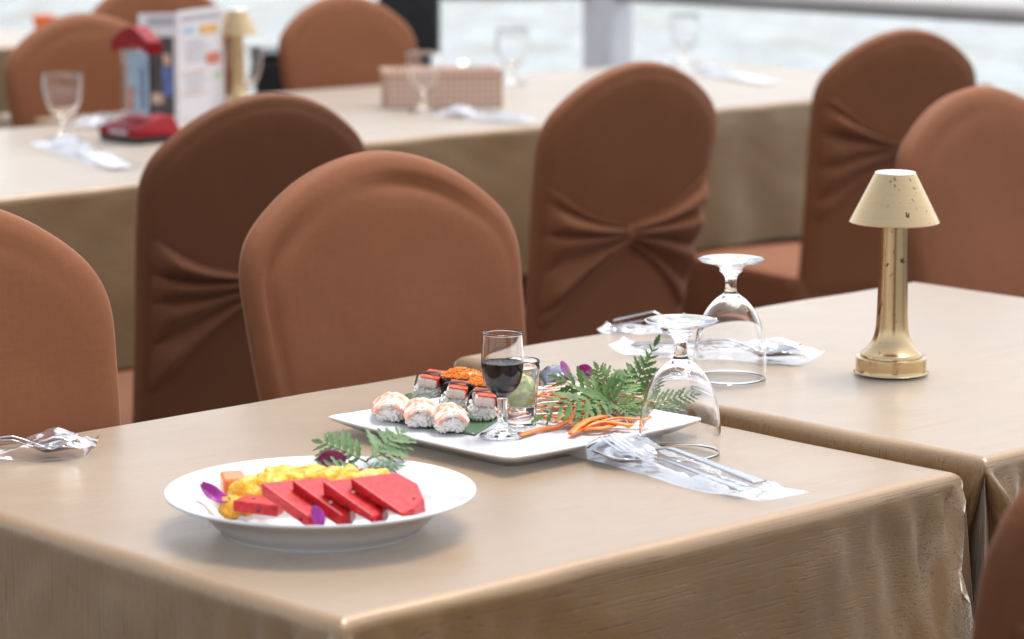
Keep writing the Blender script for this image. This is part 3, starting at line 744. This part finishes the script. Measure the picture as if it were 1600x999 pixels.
# ------------------------------------------------------------------ sushi
def rice_geo(lx, ly, h, seed, n=150):
    """one block of pressed rice: a rounded body whose skin is pushed out into grains"""
    rnd = random.Random(seed)
    gr = []
    for _ in range(260):
        a = rnd.uniform(0, 2 * PI); e = rnd.uniform(-1, 1); th = rnd.uniform(0, PI)
        gr.append((V((math.cos(a) * math.sqrt(1 - e * e), math.sin(a) * math.sqrt(1 - e * e), e)), th))
    NU, NV = 64, 34
    def sup(c, e): return math.copysign(abs(c) ** e, c)
    v = []
    for j_ in range(NV + 1):
        for i_ in range(NU):
            a = 2 * PI * i_ / NU; b = -PI / 2 + PI * j_ / NV
            d = V((math.cos(b) * math.cos(a), math.cos(b) * math.sin(a), math.sin(b)))
            k = 0
            for g, th in gr:
                q = d - g
                if abs(q.x) > .3 or abs(q.y) > .3 or abs(q.z) > .3: continue
                t1 = g.cross(UP); t1 = t1.normalized() if t1.length > .05 else V((1, 0, 0)); t2 = g.cross(t1)
                u1 = q.dot(t1) * math.cos(th) + q.dot(t2) * math.sin(th); u2 = -q.dot(t1) * math.sin(th) + q.dot(t2) * math.cos(th)
                m_ = 1 - (u1 / .26) ** 2 - (u2 / .115) ** 2
                if m_ > 0: k = max(k, m_ ** .5 * (.7 + .3 * math.sin(th * 9)))
            cx_ = sup(math.cos(b), .45) * sup(math.cos(a), .55); cy_ = sup(math.cos(b), .45) * sup(math.sin(a), .55); cz_ = sup(math.sin(b), .6)
            p = V((cx_ * lx * .93, cy_ * ly * .93, h * (.5 + .5 * cz_)))
            nrm = V((cx_ / lx, cy_ / ly, cz_ / h)).normalized()
            p += nrm * (.0006 * k - .0006); p.z = max(.0004, p.z); v.append(p)
    f = [(j_ * NU + i_, j_ * NU + (i_ + 1) % NU, (j_ + 1) * NU + (i_ + 1) % NU, (j_ + 1) * NU + i_) for j_ in range(NV) for i_ in range(NU)]
    gs = [(v, f)]
    for _ in range(n):
        a = rnd.uniform(0, 2 * PI); e = rnd.uniform(-.95, .9); c_ = math.sqrt(1 - e * e)
        cx_ = sup(c_, .45) * sup(math.cos(a), .55); cy_ = sup(c_, .45) * sup(math.sin(a), .55); cz_ = sup(e, .6)
        gs.append(ball((cx_ * lx * .95, cy_ * ly * .95, max(.0022, h * (.5 + .47 * cz_))), (.0034, .0018, .0017), 8, 6, rz(rnd.uniform(0, PI)) @ ry(rnd.uniform(-1.3, 1.3))))
    return join(*gs)
def nigiri_shrimp(p, rot, label, seed):
    t = thing('shrimp_nigiri', label, 'sushi', p, rot, 'pieces of shrimp nigiri')
    obj('rice', rice_geo(.0215, .0152, .0195, seed, 190), M['rice'], t)
    def fn(u, v_):
        a = (u - .5) * 2; b = (v_ - .5) * 2
        x = a * .0265; y = b * (.0178 - .006 * max(0, -a - .45) + .0015 * math.sin(u * 16))
        z = .0250 - .0100 * b * b - .0055 * abs(a) ** 3 + .0011 * math.sin(u * 30) * (1 - b * b) + .0009 * noise.noise(V((u * 9, v_ * 6, seed))) - .0015 * math.exp(-(b / .12) ** 2)
        return V((x, y, z))
    obj('shrimp', grid(fn, 40, 24), M['shrimp'], t, solid=.0026)
def nigiri_crab(p, rot, label, seed):
    t = thing('crab_nigiri', label, 'sushi', p, rot, 'pieces of crab stick nigiri')
    obj('rice', rice_geo(.0215, .0150, .0160, seed, 190), M['rice'], t)
    g = box(-.0225, .0225, -.0105, .0105, .0152, .0262)
    c = obj('crab_stick', moved(g, rx(R(7))), M['crab'], t, smooth=False, bevel=.003)
    obj('red_skin', moved(join(box(-.0218, .0218, -.0112, .0085, .0260, .0274), box(-.0218, .0218, -.0114, -.0103, .0170, .0260)), rx(R(7))), M['crabskin'], c, smooth=False, bevel=.0006)
    prof = [(-.0152, .0008), (-.0158, .009), (-.0152, .0170), (-.0138, .0268), (-.0088, .0294), (0, .0294), (.0078, .0288), (.0118, .0264), (.0146, .0160), (.0156, .009), (.0152, .0008)]
    pr = spline(prof, 3); 
    obj('seaweed_band', grid(lambda u, v_: V((-.0085 + .0092 * v_ + .002 * math.sin(u * 5 + seed), pr[int(round(u * (len(pr) - 1)))].x, pr[int(round(u * (len(pr) - 1)))].y)), len(pr) - 1, 3), M['nori'], t, solid=.0008)
def gunkan(p, rot, label, seed):
    t = thing('roe_gunkan', label, 'sushi', p, rot, 'gunkan rolls with orange roe'); rnd = random.Random(seed)
    lx, ly, h = .0255, .0160, .0270
    def wall(u, v_):
        a = 2 * PI * u; k = 1 + .02 * noise.noise(V((math.cos(a) * 3, math.sin(a) * 3, seed + v_ * 2)))
        return V((lx * k * math.cos(a), ly * k * math.sin(a), .0006 + v_ * (h + .0015 * noise.noise(V((math.cos(a) * 2, math.sin(a) * 2, seed))))))
    obj('seaweed_wrap', grid(wall, 48, 6), M['nori'], t, solid=.0009)
    obj('rice', moved(lathe([(0, .002), (.95, .002), (.95, .021), (0, .021)], 32), Matrix.Diagonal((lx, ly, 1, 1))), M['rice'], t)
    gs = [moved(lathe([(.96, .0225), (.9, .0290), (.6, .0335), (0, .035)], 28), Matrix.Diagonal((lx, ly, 1, 1)))]
    for _ in range(420):
        a = rnd.uniform(0, 2 * PI); r = math.sqrt(rnd.random()) * 1.02
        z = .0345 - .009 * r ** 3 + rnd.uniform(-.0006, .0016) + .0018 * noise.noise(V((r * math.cos(a) * 2, r * math.sin(a) * 2, seed)))
        gs.append(ball((lx * r * math.cos(a), ly * r * math.sin(a), z), rnd.uniform(.00095, .0013), 6, 4))
    obj('roe', join(*gs), M['roe'], t)
for (x, y), lb, s in zip(((611, 656), (657, 665), (702, 673)), ('shrimp nigiri nearest the left corner of the square platter', 'middle shrimp nigiri of the front row of three', 'shrimp nigiri at the right end of the front row, nearest the soy glass'), (1, 2, 3)):
    q = site(x, y, PZ); nigiri_shrimp(V((q.x, q.y, PZ + .001)), R(38 + 6 * s), lb, s)
for (x, y), lb, s in zip(((671, 624), (711, 641), (752, 654)), ('crab stick nigiri with seaweed band at the back left of the platter', 'middle crab stick nigiri with seaweed band behind the shrimp pieces', 'crab stick nigiri with seaweed band beside the soy glass stem'), (4, 5, 6)):
    q = site(x, y, PZ); nigiri_crab(V((q.x, q.y, PZ + .001)), R(36 + 8 * (s - 4)), lb, s)
for (x, y), lb, s in zip(((724, 629), (765, 641)), ('orange roe gunkan farther from us, at the back of the platter', 'orange roe gunkan partly hidden by the soy sauce glass'), (8, 9)):
    q = site(x, y, PZ); gunkan(V((q.x, q.y, PZ + .001)), R(-68), lb, s)
q = site(870, 612, PZ)
t = thing('fish_nigiri', 'nigiri topped with dark silvery fish at the back of the platter beside the wasabi', 'sushi', (q.x, q.y, PZ + .001), R(60))
obj('rice', rice_geo(.022, .015, .02, 11), M['rice'], t)
obj('fish', grid(lambda u, v_: V(((u - .5) * .052, (v_ - .5) * .036, .0255 - .011 * (2 * v_ - 1) ** 2 - .006 * abs(2 * u - 1) ** 3 + .0006 * math.sin(v_ * 30))), 24, 16), M['mack'], t, solid=.003)

# soy glass, shot glass with wasabi
q = site(785, 682, PZ)
SOYO = sprof([(0, .0), (.0215, .0), (.0225, .0012), (.0215, .0024), (.014, .0045), (.0075, .0085), (.0053, .014), (.005, .034), (.0062, .0405), (.012, .0455), (.0178, .0535), (.0208, .066), (.0214, .079), (.0207, .094), (.0198, .1055)], 4)
SOYI = sprof([(.0189, .1057), (.0197, .094), (.0204, .079), (.0197, .066), (.0168, .0545), (.0105, .0475), (0, .0455)], 4)
t = thing('cordial_glass', 'small stemmed glass half filled with dark soy sauce on the platter', 'glass', (q.x, q.y, PZ + .0008))
obj('bowl', lathe(SOYO + SOYI, 64), M['glass'], t)
lv = .0752
li = [(r + .0003 if r > .001 else 0, z - .0003) for r, z in SOYI if z < lv]
obj('soy_sauce', lathe([(0, lv - .0004), (.017, lv - .0004), (.0196, lv), (.0205, lv + .0004)] + li, 64), M['soy'], t)
q = site(815, 664, PZ)
t = thing('shot_glass', 'straight clear shot glass holding green wasabi, behind the soy glass', 'glass', (q.x, q.y, PZ + .0008))
obj('bowl', lathe(sprof([(0, 0), (.0140, 0), (.0150, .001), (.0158, .02), (.0192, .066)], 4) + [(.0186, .0672), (.0178, .066)] + sprof([(.0178, .066), (.0146, .024), (.0125, .0195), (0, .0185)], 4)[1:], 48), M['glass'], t)
w = obj('wasabi', lathe(sprof([(0, .0193), (.011, .0198), (.0136, .0235), (.0148, .033), (.0146, .041), (.0115, .047), (.006, .052), (0, .053)], 5), 40), M['wasabi'])
w.data.transform(Matrix.Identity(4))
for vtx in w.data.vertices:
    c = vtx.co; k = 1 + .16 * noise.noise(c * 110) + .08 * noise.noise(c * 260) - (.03 if c.z < .035 else .10)
    c.x *= min(k, 1.0); c.y *= min(k, 1.0); c.z += (.005 * noise.noise(V((c.x * 110, c.y * 110, 4))) + .002 * noise.noise(c * 300)) * (1 if c.z > .036 else 0)
w.location = (q.x, q.y, PZ + .0008); tag(w, 'lump of pale green wasabi inside the shot glass', 'wasabi')

# shredded carrot and radish
def shreds(n, cx_, cy_, sx, sy, hz, seed, lmin, lmax, rad, sd=None):
    rnd = random.Random(seed); gs = []
    for _ in range(n):
        a = rnd.gauss(0, .42); b = rnd.gauss(0, .42); k = max(0, 1 - (a * a + b * b) * .6)
        c = V((cx_ + a * sx, cy_ + b * sy, PZ + .0022 + rnd.random() * hz * k)); L_ = rnd.uniform(lmin, lmax); th = rnd.uniform(0, PI); cv = rnd.uniform(-.22, .22)
        pts = []
        for j in range(8):
            u = j / 7 - .5; ang = th + cv * u * 3
            pts.append(c + V((math.cos(ang) * L_ * u, math.sin(ang) * L_ * u, .25 * L_ * (.12 - u * u) * rnd.uniform(-.2, 1.0))))
            pts[-1].z = max(PZ + .0015, pts[-1].z)
        g_ = tube(pts, lambda s: rad * (1 - .55 * abs(2 * s - 1) ** 3), 6); fl = rnd.uniform(.35, .6)
        gs.append(([V((p.x, p.y, pts[i_ // 6].z + (p.z - pts[i_ // 6].z) * fl)) for i_, p in enumerate(g_[0])], g_[1]))
    return join(*gs)
hp = site(925, 640, PZ)
tag(obj('shredded_radish', shreds(230, hp.x + .002, hp.y + .010, .085, .075, .022, 3, .03, .065, .0019), M['radish']), 'heap of thin white radish shreds on the right half of the platter', 'radish', kind='stuff')
tag(obj('shredded_carrot', shreds(80, hp.x - .012, hp.y + .000, .065, .075, .022, 5, .03, .07, .0017), M['carrot']), 'bright orange carrot shreds strewn over the radish on the platter', 'carrot', kind='stuff')
def strip(pix, z0, r, label):
    pts = spline([tuple(site(x, y, z)) for (x, y), z in zip(pix, z0)], 6); c = pts[0]
    g_ = tube([p - c + V((0, 0, r * .5 * noise.noise(p * 70))) for p in pts], lambda s: 1.3 * r * (.3 + .75 * math.sin(PI * min(1, .12 + s * .8)) ** .7 + .22 * noise.noise(V((s * 9, r * 900, 2)))), 8)
    vv = []
    for i_, p in enumerate(g_[0]):
        b_ = pts[i_ // 8] - c; tw = .5 * math.sin(i_ // 8 * .35 + r * 4000)
        vv.append(V((b_.x + (p.x - b_.x) * 1.25, b_.y + (p.y - b_.y) * 1.25, b_.z + (p.z - b_.z) * .5 + tw * (p.x - b_.x) * .6)))
    o = obj('carrot_strip', (vv, g_[1]), M['carrot'], loc=c)
    tag(o, label, 'carrot', 'long carrot strips at the front of the heap')
strip([(812, 681), (840, 672), (868, 667), (895, 656), (920, 654)], [PZ + .003] * 3 + [PZ + .008, PZ + .012], .0026, 'long wavy orange carrot strip reaching toward the soy glass foot')
strip([(893, 678), (912, 668), (940, 660), (978, 664), (985, 668)], [PZ + .004, PZ + .006, PZ + .009, PZ + .007, PZ + .005], .0032, 'thick orange carrot strip at the front edge of the platter')
strip([(842, 652), (862, 652), (882, 654), (897, 651)], [PZ + .006, PZ + .008, PZ + .008, PZ + .009], .0022, 'straight orange carrot strip behind the wavy one')
strip([(890, 664), (897, 645), (912, 633), (935, 640), (946, 655)], [PZ + .006, PZ + .014, PZ + .018, PZ + .014, PZ + .008], .0019, 'arched orange carrot strip at the middle of the heap')
strip([(930, 662), (960, 654), (995, 655), (1010, 650)], [PZ + .008, PZ + .010, PZ + .010, PZ + .012], .0022, 'orange carrot strip running right beneath the fern')
strip([(892, 679), (905, 665), (925, 655), (948, 650)], [PZ + .004, PZ + .009, PZ + .012, PZ + .012], .0030, 'broad orange carrot strip curling up under the thick one')
strip([(905, 672), (925, 670), (948, 668), (968, 662)], [PZ + .004, PZ + .006, PZ + .006, PZ + .006], .0024, 'orange carrot strip lowest at the front edge of the heap')
strip([(868, 660), (884, 648), (905, 645), (925, 648)], [PZ + .006, PZ + .011, PZ + .013, PZ + .010], .0020, 'thin orange carrot strip curving behind the wavy one')

# ------------------------------------------------------------------ ferns and petals
def leaflet(o, ax, nrm, L, W, teeth=4, bend=.15):
    """toothed leaflet from point o along ax in the plane with normal nrm"""
    sd = nrm.cross(ax).normalized(); mid = []; lo = []; hi = []
    n = teeth * 2
    for k in range(n + 1):
        s = k / n; w = W * (math.sin(PI * min(1, .10 + s * .90)) ** .8) * (1.0 if k % 2 else .52); sh = .12 * L if k % 2 else 0
        c = o + ax * (L * s) - nrm * (bend * L * s * s)
        mid.append(c - nrm * .0); hi.append(c + sd * w + ax * (sh * .6) + nrm * (w * .18)); lo.append(c - sd * w + ax * (sh * .6) + nrm * (w * .18))
    mid[-1] = o + ax * (L * 1.08) - nrm * (bend * L)
    v = mid + hi + lo; N = n + 1; f = []
    for k in range(n): f += [(k, k + 1, N + k + 1, N + k), (k, 2 * N + k, 2 * N + k + 1, k + 1)]
    return v, f
def frond(base, tip, face, W, n, teeth, seed, bow=.12, start=.15, wprof=None):
    rnd = random.Random(seed); ax = (tip - base); L = ax.length; ax.normalize()
    nrm = (face - ax * face.dot(ax)).normalized(); sd = nrm.cross(ax)
    cv = lambda s: base + ax * (L * s) + nrm * (bow * L * 4 * s * (1 - s) * .5)
    stem = tube([cv(s / 8) for s in range(9)], lambda s: .0009 * (1 - .6 * s), 6)
    gs = []
    for k in range(n):
        s = start + (1 - start) * k / n; p = cv(s); tg = (cv(min(1, s + .02)) - cv(max(0, s - .02))).normalized()
        ll = W * (wprof(s) if wprof else math.sin(PI * (.22 + .72 * s)) ** .8)
        for sg in (-1, 1):
            jit = rnd.uniform(-.12, .12); an = R(58 - 22 * s) + jit
            dirv = (tg * math.cos(an) + sd * sg * math.sin(an) + nrm * rnd.uniform(-.18, .12)).normalized()
            gs.append(leaflet(p, dirv, nrm, ll * rnd.uniform(.9, 1.08), ll * .17, teeth, rnd.uniform(.02, .22)))
    gs.append(leaflet(cv(.97), (cv(1) - cv(.95)).normalized(), nrm, W * .5, W * .14, teeth, .1))
    return stem, join(*gs)
def fern(name, label, root, fronds, mat, cat='fern sprig', group=None):
    t = thing(name, label, cat, root, 0, group)
    for i, (tip, face, W, n, teeth, kw) in enumerate(fronds):
        b = kw.pop('base', root)
        s, l = frond(b - root, tip - root, face.normalized(), W, n, teeth, i * 7 + 3, **kw)
        fr = obj('frond', l, kw.get('mat', mat), t)
        obj('stalk', s, M['stem'], fr)
CAM = V((0, 0, EYE))
toC = lambda p: (CAM - p).normalized()
D0 = 2.985
root = deep(962, 634, D0 - .02)
fern('fern_sprig', 'large green fern sprig lying on the carrot and radish heap', root, [
    (deep(846, 651, D0 - .09), V((-.55, -.5, .75)), .030, 8, 4, dict(bow=.30)),
    (deep(872, 592, D0 - .02), V((-.5, -.5, .5)), .026, 6, 4, dict(bow=.10)),
    (deep(934, 577, D0 + .0), V((-.6, -.55, .35)), .024, 7, 4, dict(bow=.08)),
    (deep(902, 660, D0 - .09), V((-.4, -.4, .8)), .022, 6, 4, dict(bow=.25)),
    (deep(982, 580, D0 + .02), V((-.6, -.6, .3)), .024, 5, 5, dict(bow=.05)),
    (deep(1000, 635, D0 - .03), V((-.3, -.5, .8)), .020, 5, 4, dict(bow=.2)),
    (deep(985, 650, D0 - .05), V((-.3, -.5, .8)), .018, 5, 4, dict(bow=.2)),
], M['fern'])
root2 = deep(980, 628, D0 + .03)
fern('fern_sprig', 'tall fern sprig rising at the right of the heap beside the goblet', root2, [
    (deep(1024, 538, D0 + .04), V((-.6, -.6, .3)), .026, 7, 4, dict(bow=-.12, wprof=lambda s: max(.22, 1.05 - .85 * s))),
    (deep(1010, 565, D0 + .05), V((-.6, -.6, .3)), .026, 5, 4, dict(bow=.08)),
], M['fern'])
root3 = deep(985, 640, D0)
fern('fern_sprig', 'fern frond seen through the nearer upside-down goblet', root3, [
    (deep(1090, 612, D0 + .0), V((-.5, -.6, .55)), .020, 9, 3, dict(bow=.12)),
    (deep(1062, 640, D0 - .02), V((-.4, -.5, .7)), .016, 6, 3, dict(bow=.12)),
], M['fern'])
def fz(x, y, h): return site(x, y, .7505 + h)
fr0 = fz(588, 742, .030)
d0 = (fr0 - CAM).dot(FW * math.cos(PITCH) - UP * math.sin(PITCH))
fern('fern_sprig', 'pale green fern sprig standing in the fruit at the back of the round plate', fr0, [
    (deep(502, 692, d0 + .02), V((-.5, -.5, .6)), .026, 6, 4, dict(bow=.10, base=deep(572, 722, d0))),
    (deep(628, 676, d0 + .05), V((-.5, -.5, .5)), .028, 6, 4, dict(bow=.10, base=deep(572, 722, d0), start=.3)),
    (deep(632, 706, d0 + .04), V((-.4, -.5, .6)), .016, 5, 3, dict(bow=.12, base=deep(574, 718, d0))),
    (deep(478, 731, d0 - .01), V((-.4, -.4, .8)), .017, 6, 3, dict(bow=.16, base=deep(575, 745, d0 - .01))),
    (deep(624, 728, d0 - .01), V((-.4, -.5, .7)), .013, 5, 3, dict(bow=.14, base=deep(565, 738, d0 - .01))),
    (deep(628, 756, d0 - .03), V((-.4, -.5, .7)), .010, 5, 3, dict(bow=.14, base=deep(580, 760, d0 - .03))),
    (deep(572, 722, d0), V((-.4, -.5, .7)), .004, 1, 2, dict(bow=.02)),
], M['fernpale'])
def petal(c, ax, nrm, L, W, mat, label, curl=.3, group='scattered purple orchid petals'):
    ax = ax.normalized(); nrm = (nrm - ax * nrm.dot(ax)).normalized(); sd = nrm.cross(ax)
    def fn(u, v_):
        s = u; a = (v_ - .5) * 2; w = W * (math.sin(PI * min(1, .05 + s * .93)) ** .75)
        return ax * (L * (s - .5)) + sd * (a * w) + nrm * (curl * W * a * a + curl * L * .5 * (s - .5) ** 2 * 4 * .4 + .0006 * math.sin(a * 5 + s * 9))
    o = obj('orchid_petal', grid(fn, 20, 14), mat, loc=c, solid=.0005); tag(o, label, 'petal', group)
petal(deep(519, 721, d0 + .0), RT + UP * .1, toC(fr0) + UP * .3, .027, .0100, M['petaldark'], 'dark magenta orchid petal at the back of the fruit, left of the fern', .35)
petal(deep(571, 748, d0 - .02), RT + UP * -.05, toC(fr0) + UP * .5, .026, .0085, M['petal'], 'bright purple orchid petal lying on pineapple above the watermelon', .35)
petal(fz(333, 778, .0285), RT * .8 - UP * .45 - FW * .3, toC(fr0) * .4 + UP, .030, .0085, M['petal'], 'purple and white orchid petal on the left rim of the fruit plate', .6)
petal(fz(497, 806, .0335), RT * .35 - UP * .8, toC(fr0), .019, .0058, M['petal'], 'small violet orchid petal standing in front of the watermelon', .3)
petal(deep(884, 578, D0 + .09), RT * .45 - UP * .9, toC(root), .022, .0045, M['petalpale'], 'slim mauve orchid petal sticking up behind the heap', .2)
petal(deep(914, 580, D0 + .08), RT - UP * .25, toC(root), .019, .0075, M['petal'], 'ruffled magenta orchid petal above the large fern', .6)
petal(deep(951, 598, D0 + .06), RT * .5 + UP * .5, toC(root), .009, .004, M['petal'], 'tiny magenta orchid petal beside the tall fern', .3)

# ------------------------------------------------------------------ fruit
def rest(v, o, gap=.0008):
    """keep the points of a piece of fruit (offsets from o) above the inside of the round plate"""
    pr = [(0, .0072), (.07, .0074), (.085, .0085), (.094, .0137), (.104, .0237), (.118, .0307), (.1345, .0358), (.2, .036)]
    out = []
    for q in v:
        w_ = V(o) + q; r = math.hypot(w_.x - FX, w_.y - FY)
        for (a, za), (b, zb) in zip(pr, pr[1:]):
            if a <= r <= b: zz = za + (zb - za) * (r - a) / (b - a) + .7505 + gap; break
        out.append(V((q.x, q.y, max(q.z, zz - o[2]))))
    return out
def melon_slice(o, L3, D3, T3, label, seed, tip=1.0):
    """slab slice: L3 long front edge, D3 depth toward the back, T3 thickness"""
    poly = [(0, 0), (1, 0), (1.0 - .04, .30), (.78, .72), (.40, 1.0), (.06, .92)] if tip > .5 else [(0, 0), (1, 0), (1, .5), (.7, .8), (.1, .8)]
    n = len(poly); v = []
    for k in (0, 1):
        for a, b in poly: v.append(L3 * a + D3 * b + T3 * k)
    f = [tuple(range(n))[::-1], tuple(range(n, 2 * n))] + [(i, (i + 1) % n, n + (i + 1) % n, n + i) for i in range(n)]
    t = thing('watermelon_slice', label, 'watermelon', o, 0, 'slices of red watermelon')
    v = rest(v, o)
    ob = obj('flesh', (v, f), M['melon'], t, smooth=False, bevel=.0016)
    rnd = random.Random(seed)
    for k in range(2):
        a, b = rnd.uniform(.35, .85), rnd.uniform(.15, .6)
        if k == 0: c = L3 * a + T3 * rnd.uniform(.35, .6) - D3.normalized() * .0002
        else: c = L3 * a + D3 * b + T3 * 1.0
        obj('seed', ball(c, (.0022, .0013, .0011), 8, 6, rz(rnd.uniform(0, 3))), M['seed'] if (k == 0 or rnd.random() < .5) else M['paleseed'], ob)
Lv = RT * .043 - FW * .028 - UP * .0235
Dv = FW * .026 + RT * .026 - UP * .001
Tv = UP * .0125 - RT * .001 - FW * .003
lab = ['watermelon slice at the left of the overlapping row', 'second watermelon slice from the left of the overlapping row', 'third watermelon slice from the left of the overlapping row', 'largest watermelon slice at the right of the overlapping row']
for i, (x, y) in enumerate(((409, 781), (456, 779), (501, 780), (543, 777))):
    k = 1.0 + .14 * i
    o = fz(x + 2 * i, y - 6, .0435 + (0, .0, .0015, .003)[i])
    melon_slice(o, Lv * (1.0, 1.04, 1.06, 1.06)[i], Dv * (1.0, 1.05, 1.12, 1.5)[i], Tv * (1.0, 1.1, 1.1, 1.2)[i], lab[i], i + 2)
o = fz(363, 800, .0215); melon_slice(o, RT * .040 - FW * .012 - UP * .002, FW * .035 + RT * .01, UP * .010 + FW * .002, 'flat watermelon slice lying at the lower left of the fruit', 9, .2)
def chunk(c, ax, L, rad, label, seed):
    """wedge of pineapple: rounded ridged outer side"""
    ax = ax.normalized(); s1 = ax.cross(UP).normalized(); s2 = s1.cross(ax)
    def fn(u, v_):
        a = -2.6 + 5.2 * u if False else 2 * PI * u; s = (v_ - .5) * 2
        r = rad * (1 - .35 * abs(s) ** 4) * (1 + .08 * math.sin(4 * a + seed) + .10 * math.sin(s * 9 + seed)) * (1 + .25 * noise.noise(V((math.cos(a) * 1.6, math.sin(a) * 1.6, s * 2 + seed))) + .09 * noise.noise(V((math.cos(a) * 6, math.sin(a) * 6, s * 6 + seed))))
        if abs(s) > .999: r = .0002
        return ax * (L * .5 * math.copysign(abs(s) ** .8, s)) + s1 * (r * math.cos(a)) + s2 * (r * .85 * math.sin(a))
    gg = grid(fn, 40, 24); o = obj('pineapple_piece', (rest(gg[0], c), gg[1]), M['pine'], loc=c); tag(o, label, 'pineapple', 'pieces of yellow pineapple')
PL = 'pineapple piece '
for (x, y, h, L_, r_, an, lb) in ((372, 790, .020, .040, .0115, 60, 'lowest at the left front of the fruit, next to flat watermelon'), (392, 768, .028, .042, .0145, 55, 'at the left beside the orange papaya'), (434, 758, .032, .046, .0150, 50, 'behind the leftmost watermelon slice of the row'),
        (480, 752, .034, .046, .0145, 45, 'in the middle behind the watermelon row'), (527, 752, .036, .046, .0140, 40, 'below the dark magenta petal'), (575, 758, .033, .046, .0140, 40, 'under the bright purple petal'), (606, 764, .028, .040, .0125, 30, 'at the right end, below the fern')):
    chunk(fz(x, y, h), FW * math.sin(R(an)) + RT * math.cos(R(an)), L_, r_, PL + lb, x * .1)
chunk(fz(455, 742, .038), RT, .05, .010, 'pineapple piece topmost at the back of the pile', 3.3)
o = fz(349, 780, .0225)
pg = moved(box(0, .021, 0, .03, 0, .018), frame(V((0, 0, 0)), RT, FW, UP) @ rz(R(12)) @ rx(R(4)))
pp = obj('papaya_piece', (rest(pg[0], o), pg[1]), M['papaya'], loc=o, smooth=False, bevel=.0035)
tag(pp, 'orange papaya cube at the left of the fruit pile', 'papaya')

# ------------------------------------------------------------------ camera, light
cam = bpy.data.cameras.new('camera'); co = bpy.data.objects.new('camera', cam); C.objects.link(co)
co.location = (0, 0, EYE); co.rotation_euler = (PI / 2 - PITCH, 0, AZ - PI / 2)
cam.sensor_width = 36; cam.lens = FPX * 36 / 1600; cam.clip_start = .05; cam.clip_end = 20000
cam.dof.use_dof = True; cam.dof.focus_distance = 2.86; cam.dof.aperture_fstop = 6.0
S = bpy.context.scene; S.camera = co

SUN_EL, SUN_AZ = 70, 8     # direction towards the sun: azimuth from +X
w = bpy.data.worlds.new('World'); S.world = w; w.use_nodes = True
nt = w.node_tree; bg = nt.nodes['Background']
sky = nt.nodes.new('ShaderNodeTexSky'); sky.sky_type = 'NISHITA'; sky.sun_disc = False
sky.sun_elevation = R(SUN_EL); sky.sun_rotation = R(90 - SUN_AZ); sky.air_density = 1.0; sky.dust_density = 2.0; sky.ozone_density = 1.0
hs = nt.nodes.new('ShaderNodeHueSaturation'); hs.inputs['Saturation'].default_value = .38
nt.links.new(sky.outputs[0], hs.inputs['Color']); nt.links.new(hs.outputs[0], bg.inputs['Color']); bg.inputs['Strength'].default_value = .135
sun = bpy.data.lights.new('sun', 'SUN'); sun.energy = 1.5; sun.angle = R(26); sun.color = (1, .965, .92)
so = bpy.data.objects.new('sun', sun); C.objects.link(so)
dv = V((math.cos(R(SUN_AZ)) * math.cos(R(SUN_EL)), math.sin(R(SUN_AZ)) * math.cos(R(SUN_EL)), math.sin(R(SUN_EL))))
so.rotation_euler = dv.to_track_quat('Z', 'Y').to_euler()

S.view_settings.view_transform = 'Standard'; S.view_settings.look = 'None'; S.view_settings.exposure = 1.1; S.view_settings.gamma = 1
S.render.engine = 'CYCLES'
S.cycles.use_denoising = True
S.cycles.max_bounces = 14; S.cycles.transmission_bounces = 14; S.cycles.transparent_max_bounces = 24; S.cycles.diffuse_bounces = 4; S.cycles.glossy_bounces = 5
S.cycles.caustics_reflective = True; S.cycles.caustics_refractive = True; S.cycles.blur_glossy = .3; S.cycles.sample_clamp_indirect = 6
